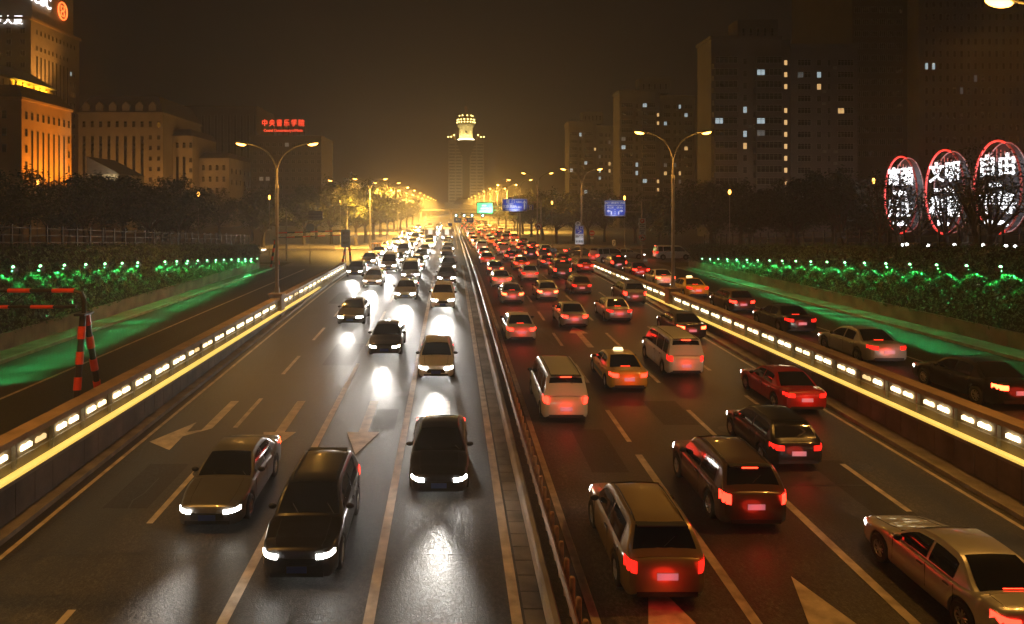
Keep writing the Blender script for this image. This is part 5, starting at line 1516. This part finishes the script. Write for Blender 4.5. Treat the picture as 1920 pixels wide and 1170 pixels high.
def bus(x, y, heading, label, colr='white', L=11.0, rz=None):
    t = thing('bus', label, 'bus', (x, y+L/2, 0.004), 0 if heading > 0 else pi)
    if rz is not None: t.rotation_euler = (0,0,rz)
    h, W, H = L/2, 1.25, 3.1
    m = MB(); rows = []
    for yv, sc_ in ((-h,.94),(-h+.08,.985),(-h+.3,1),(h-.4,1),(h-.12,.985),(h,.93)):
        ring = [(W*.97,.34),(W,.6),(W,1.2),(W*.985,2.6),(W*.93,2.95),(W*.8,H),(0,H+.05)]
        r = [(-xx*sc_, yv, .34+(zz-.34)*(.5+.5*sc_)) for xx,zz in ring] + [(xx*sc_, yv, .34+(zz-.34)*(.5+.5*sc_)) for xx,zz in ring[-2::-1]]
        rows.append(r)
    m.grid(rows); n = len(rows[0]); m.f.append(tuple(range(n))); m.m.append(0); b0 = 5*n; m.f.append(tuple(b0+i for i in range(n-1,-1,-1))); m.m.append(0)
    m.build('body', PAINT[colr], t, smooth=True, angle=40, recalc=True)
    a = MB(); a.grid([[(xx,h+.012-.10*(abs(xx)/1.1)**3,zz) for xx in (-1.08,-.6,0,.6,1.08)] for zz in (1.25,2.4)][::-1]); a.build('windscreen', glow('bus_windscreen', (1.0,0.9,0.7), 1.2, sampled=False), t)
    a = MB(); a.box(-.85,.85,h-.02,h+.03,2.5,2.82); a.build('destination_display', glow('bus_display', (1.0,0.55,0.15), 3.0, sampled=False), t)
    for sg in (-1,1):
        a = MB()
        for k in range(5): a.add([(sg*(W+.006),-h+.7+1.95*k,1.35),(sg*(W+.006),-h+2.5+1.95*k,1.35),(sg*(W-.008),-h+2.5+1.95*k,2.45),(sg*(W-.008),-h+.7+1.95*k,2.45)], [(0,1,2,3)])
        a.build('side_window', glow('bus_window', (1.0,0.85,0.6), 0.6, sampled=False), t)
        a = MB(); a.ell((sg*.92,h-.02,.75),.2,.08,.13,12,8); a.build('headlight', M_head, t, smooth=True)
        a = MB(); a.box(sg*.98-.12,sg*.98+.12,-h-.02,-h+.05,.8,1.3); a.build('taillight', M_tail, t)
        a = MB(); a.box(min(sg*1.3,sg*1.5),max(sg*1.3,sg*1.5),h-.05,h+.1,1.9,2.5); a.build('mirror', M_trim, t)
        for ya in (h-2.4, -h+2.9):
            w_ = MB(); w_.cyl((sg*1.0,ya,.48),(sg*1.27,ya,.48),.48,n=20); w_.build('wheel', M_tyre, t, smooth=True)
    a = MB(); a.box(-1.1,1.1,-h-.01,-h+.05,1.5,2.5); a.build('rear_window', M_glass, t)
    if heading < 0: spot('headlamp_beam', t, (0, h+.2, .75), 6500, (1.0,0.93,0.82), 32, 1.0, (radians(86.5),0,0), .28)
    return t

rv = random.Random(21)
# ---- oncoming, four lanes left of the median (x of lane centre)
car('sedan','grey',-6.5,18.5,-1,'L2'); car('suv','black',-3.55,16.0,-1,'L3'); car('sedan','black',-0.35,20.5,-1,'L4')
car('sedan','black',-3.6,37.5,-1,'L3'); car('hatchback','white',-0.7,33,-1,'L4'); car('sedan','grey',-6.7,46,-1,'L2')
car('suv','white',-0.6,52,-1,'L4'); car('sedan','silver',-3.7,56,-1,'L3'); car('sedan','white',-7.3,64,-1,'L2'); car('hatchback','grey',-10.0,72,-1,'L1')
cols = ['white','silver','black','grey','white','blue','brown','silver']
kinds = ['sedan','sedan','suv','hatchback','sedan','minivan','taxi']
for lane, x, ys in (('L4',-0.5,(66,77,88,99,110,121,133,163,178,194,210,230,252)),('L3',-3.8,(68,79,91,104,118,131,163,180,198,222,246)),
                    ('L2',-7.0,(76,87,99,112,126,141,157,175,194,216,240)),('L1',-10.3,(84,97,112,130,149,170,195,225))):
    for y in ys: car(rv.choice(kinds), rv.choice(cols), x+rv.uniform(-.25,.25), y+rv.uniform(-1.2,1.2), -1, lane)
bus(-4.3, 146, -1, 'white bus with glowing windscreen in the second oncoming lane from the median'); bus(-0.8, 148, -1, 'white bus with glowing windscreen in the oncoming lane beside the median')
# ---- receding, four lanes right of the median
car('suv','gold',4.75,15.2,1,'R1'); car('minivan','white',4.5,27,1,'R1'); car('sedan','white',4.2,41,1,'R1')
car('suv','brown',8.15,18.5,1,'R2'); car('taxi','yellow',8.0,31,1,'R2'); car('sedan','silver',8.1,45,1,'R2')
car('sedan','silver',11.5,13.4,1,'R3'); car('hatchback','black',11.3,22.5,1,'R3'); car('minivan','white',11.4,33.5,1,'R3'); car('sedan','silver',11.5,47,1,'R3')
car('sedan','red',14.4,28,1,'R4'); car('sedan','black',14.5,41.5,1,'R4'); car('suv','grey',14.4,54,1,'R4')
for lane, x, ys in (('R1',4.7,(54,64,74,85,96,108,121,135,150,168,186,206,228,252,280,310,345)),('R2',8.0,(57,68,79,90,102,115,129,144,160,178,197,218,240,265,292,322,356)),
                    ('R3',11.3,(59,70,82,95,109,124,140,158,178,199,222,247,275,305,340)),('R4',13.6,(101,114,128,145,164,186,210,238,268,300))):
    for y in ys: car(rv.choice(kinds), rv.choice(cols), x+rv.uniform(-.25,.25), y+rv.uniform(-1.2,1.2), 1, lane, beam=(y < 110))
# ---- queue in the right service road and at its mouth
GQ = 'cars queueing in the right service road'
car('sedan','black',20.05,24.3,1,None,'black sedan with one red tail light showing at the right edge, nearest in the queue',group=GQ)
car('sedan','silver',19.75,31.2,1,None,'silver sedan in front of the black sedan in the queue beside the right wall',group=GQ)
car('sedan','black',19.7,38.8,1,None,'dark sedan third in the queue beside the right wall, tail lights lit',group=GQ)
car('hatchback','brown',19.7,46.6,1,None,'brown hatchback fourth in the queue, just beyond the right lamp pier',group=GQ)
car('taxi','yellow',19.4,54.2,1,None,'yellow taxi fifth in the queue beside the right wall',group=GQ)
car('sedan','white',19.3,62,1,None,'white sedan sixth in the queue beyond the right lamp post',group=GQ)
car('sedan','red',19.3,70,1,None,'red sedan seventh in the queue near the end of the right wall',group=GQ)
car('suv','black',19.0,78,1,None,'black off-roader eighth in the queue at the mouth of the service road',group=GQ)
car('sedan','red',14.9,76,1,None,'red sedan with glowing brake lights at the far end of the right wall')
car('sedan','black',13.8,84,1,None,'black sedan just ahead of the red sedan at the end of the right wall'); car('suv','grey',13.3,91,1,None,'grey off-roader turning right ahead of the black sedan', rz=-0.5)
car('minivan','white',20.5,88,1,None,'white van turning right into the cross street', rz=-1.1)
car('sedan','silver',24.5,94,1,None,'silver sedan driving right on the cross street beyond the right wall', rz=-pi/2)
car('sedan','black',19.0,99,1,None,'black sedan following the silver one along the cross street', rz=-pi/2)
car('minivan','white',30.5,93,1,None,'white van crossing to the right in the side street beyond the right hedge', rz=-pi/2)
# ---- far side street on the left
for k, (x, y) in enumerate(((-31,104.5),(-40,106),(-50,104.5),(-62,106))):
    car(['sedan','suv','sedan','hatchback'][k], ['white','silver','black','grey'][k], x, y, 1, None, '%s car from the junction in the left side street, headlights lit' % ORD[k+1], beam=False, rz=-pi/2, tail=False)

LN = {'L4':'in the oncoming lane beside the median','L3':'in the second oncoming lane from the median','L2':'in the third oncoming lane from the median','L1':'in the oncoming lane beside the wall',
      'R1':'in the receding lane beside the median','R2':'in the second receding lane from the median','R3':'in the third receding lane from the median','R4':'in the receding lane beside the wall'}
for lane in LN:
    vs = sorted([v for v in VEH if v[1] == lane], key=lambda v: v[2])
    for k, v in enumerate(vs):
        v[0]['label'] = '%s, %s lit, %s nearest %s' % (v[3].replace('suv','off-roader'), 'headlights' if lane[0] == 'L' else 'tail lights', ORD[k+1], LN[lane])
        v[0]['group'] = 'oncoming traffic' if lane[0] == 'L' else 'receding traffic'
# ================================================================ HAZE
m = MB(); m.box(-420, 420, -90, 1150, -6.0, 150)
hz = m.build('haze', None); hz['kind'] = 'stuff'
hm = bpy.data.materials.new('night_haze'); hm.use_nodes = True
N, L = hm.node_tree.nodes, hm.node_tree.links
N.remove(N['Principled BSDF'])
pv = N.new('ShaderNodeVolumePrincipled')
pv.inputs['Color'].default_value = (0.95, 0.88, 0.78, 1)
pv.inputs['Density'].default_value = 0.0012
pv.inputs['Anisotropy'].default_value = 0.5
L.new(pv.outputs[0], [n for n in N if n.type == 'OUTPUT_MATERIAL'][0].inputs['Volume'])
hz.data.materials.clear(); hz.data.materials.append(hm)
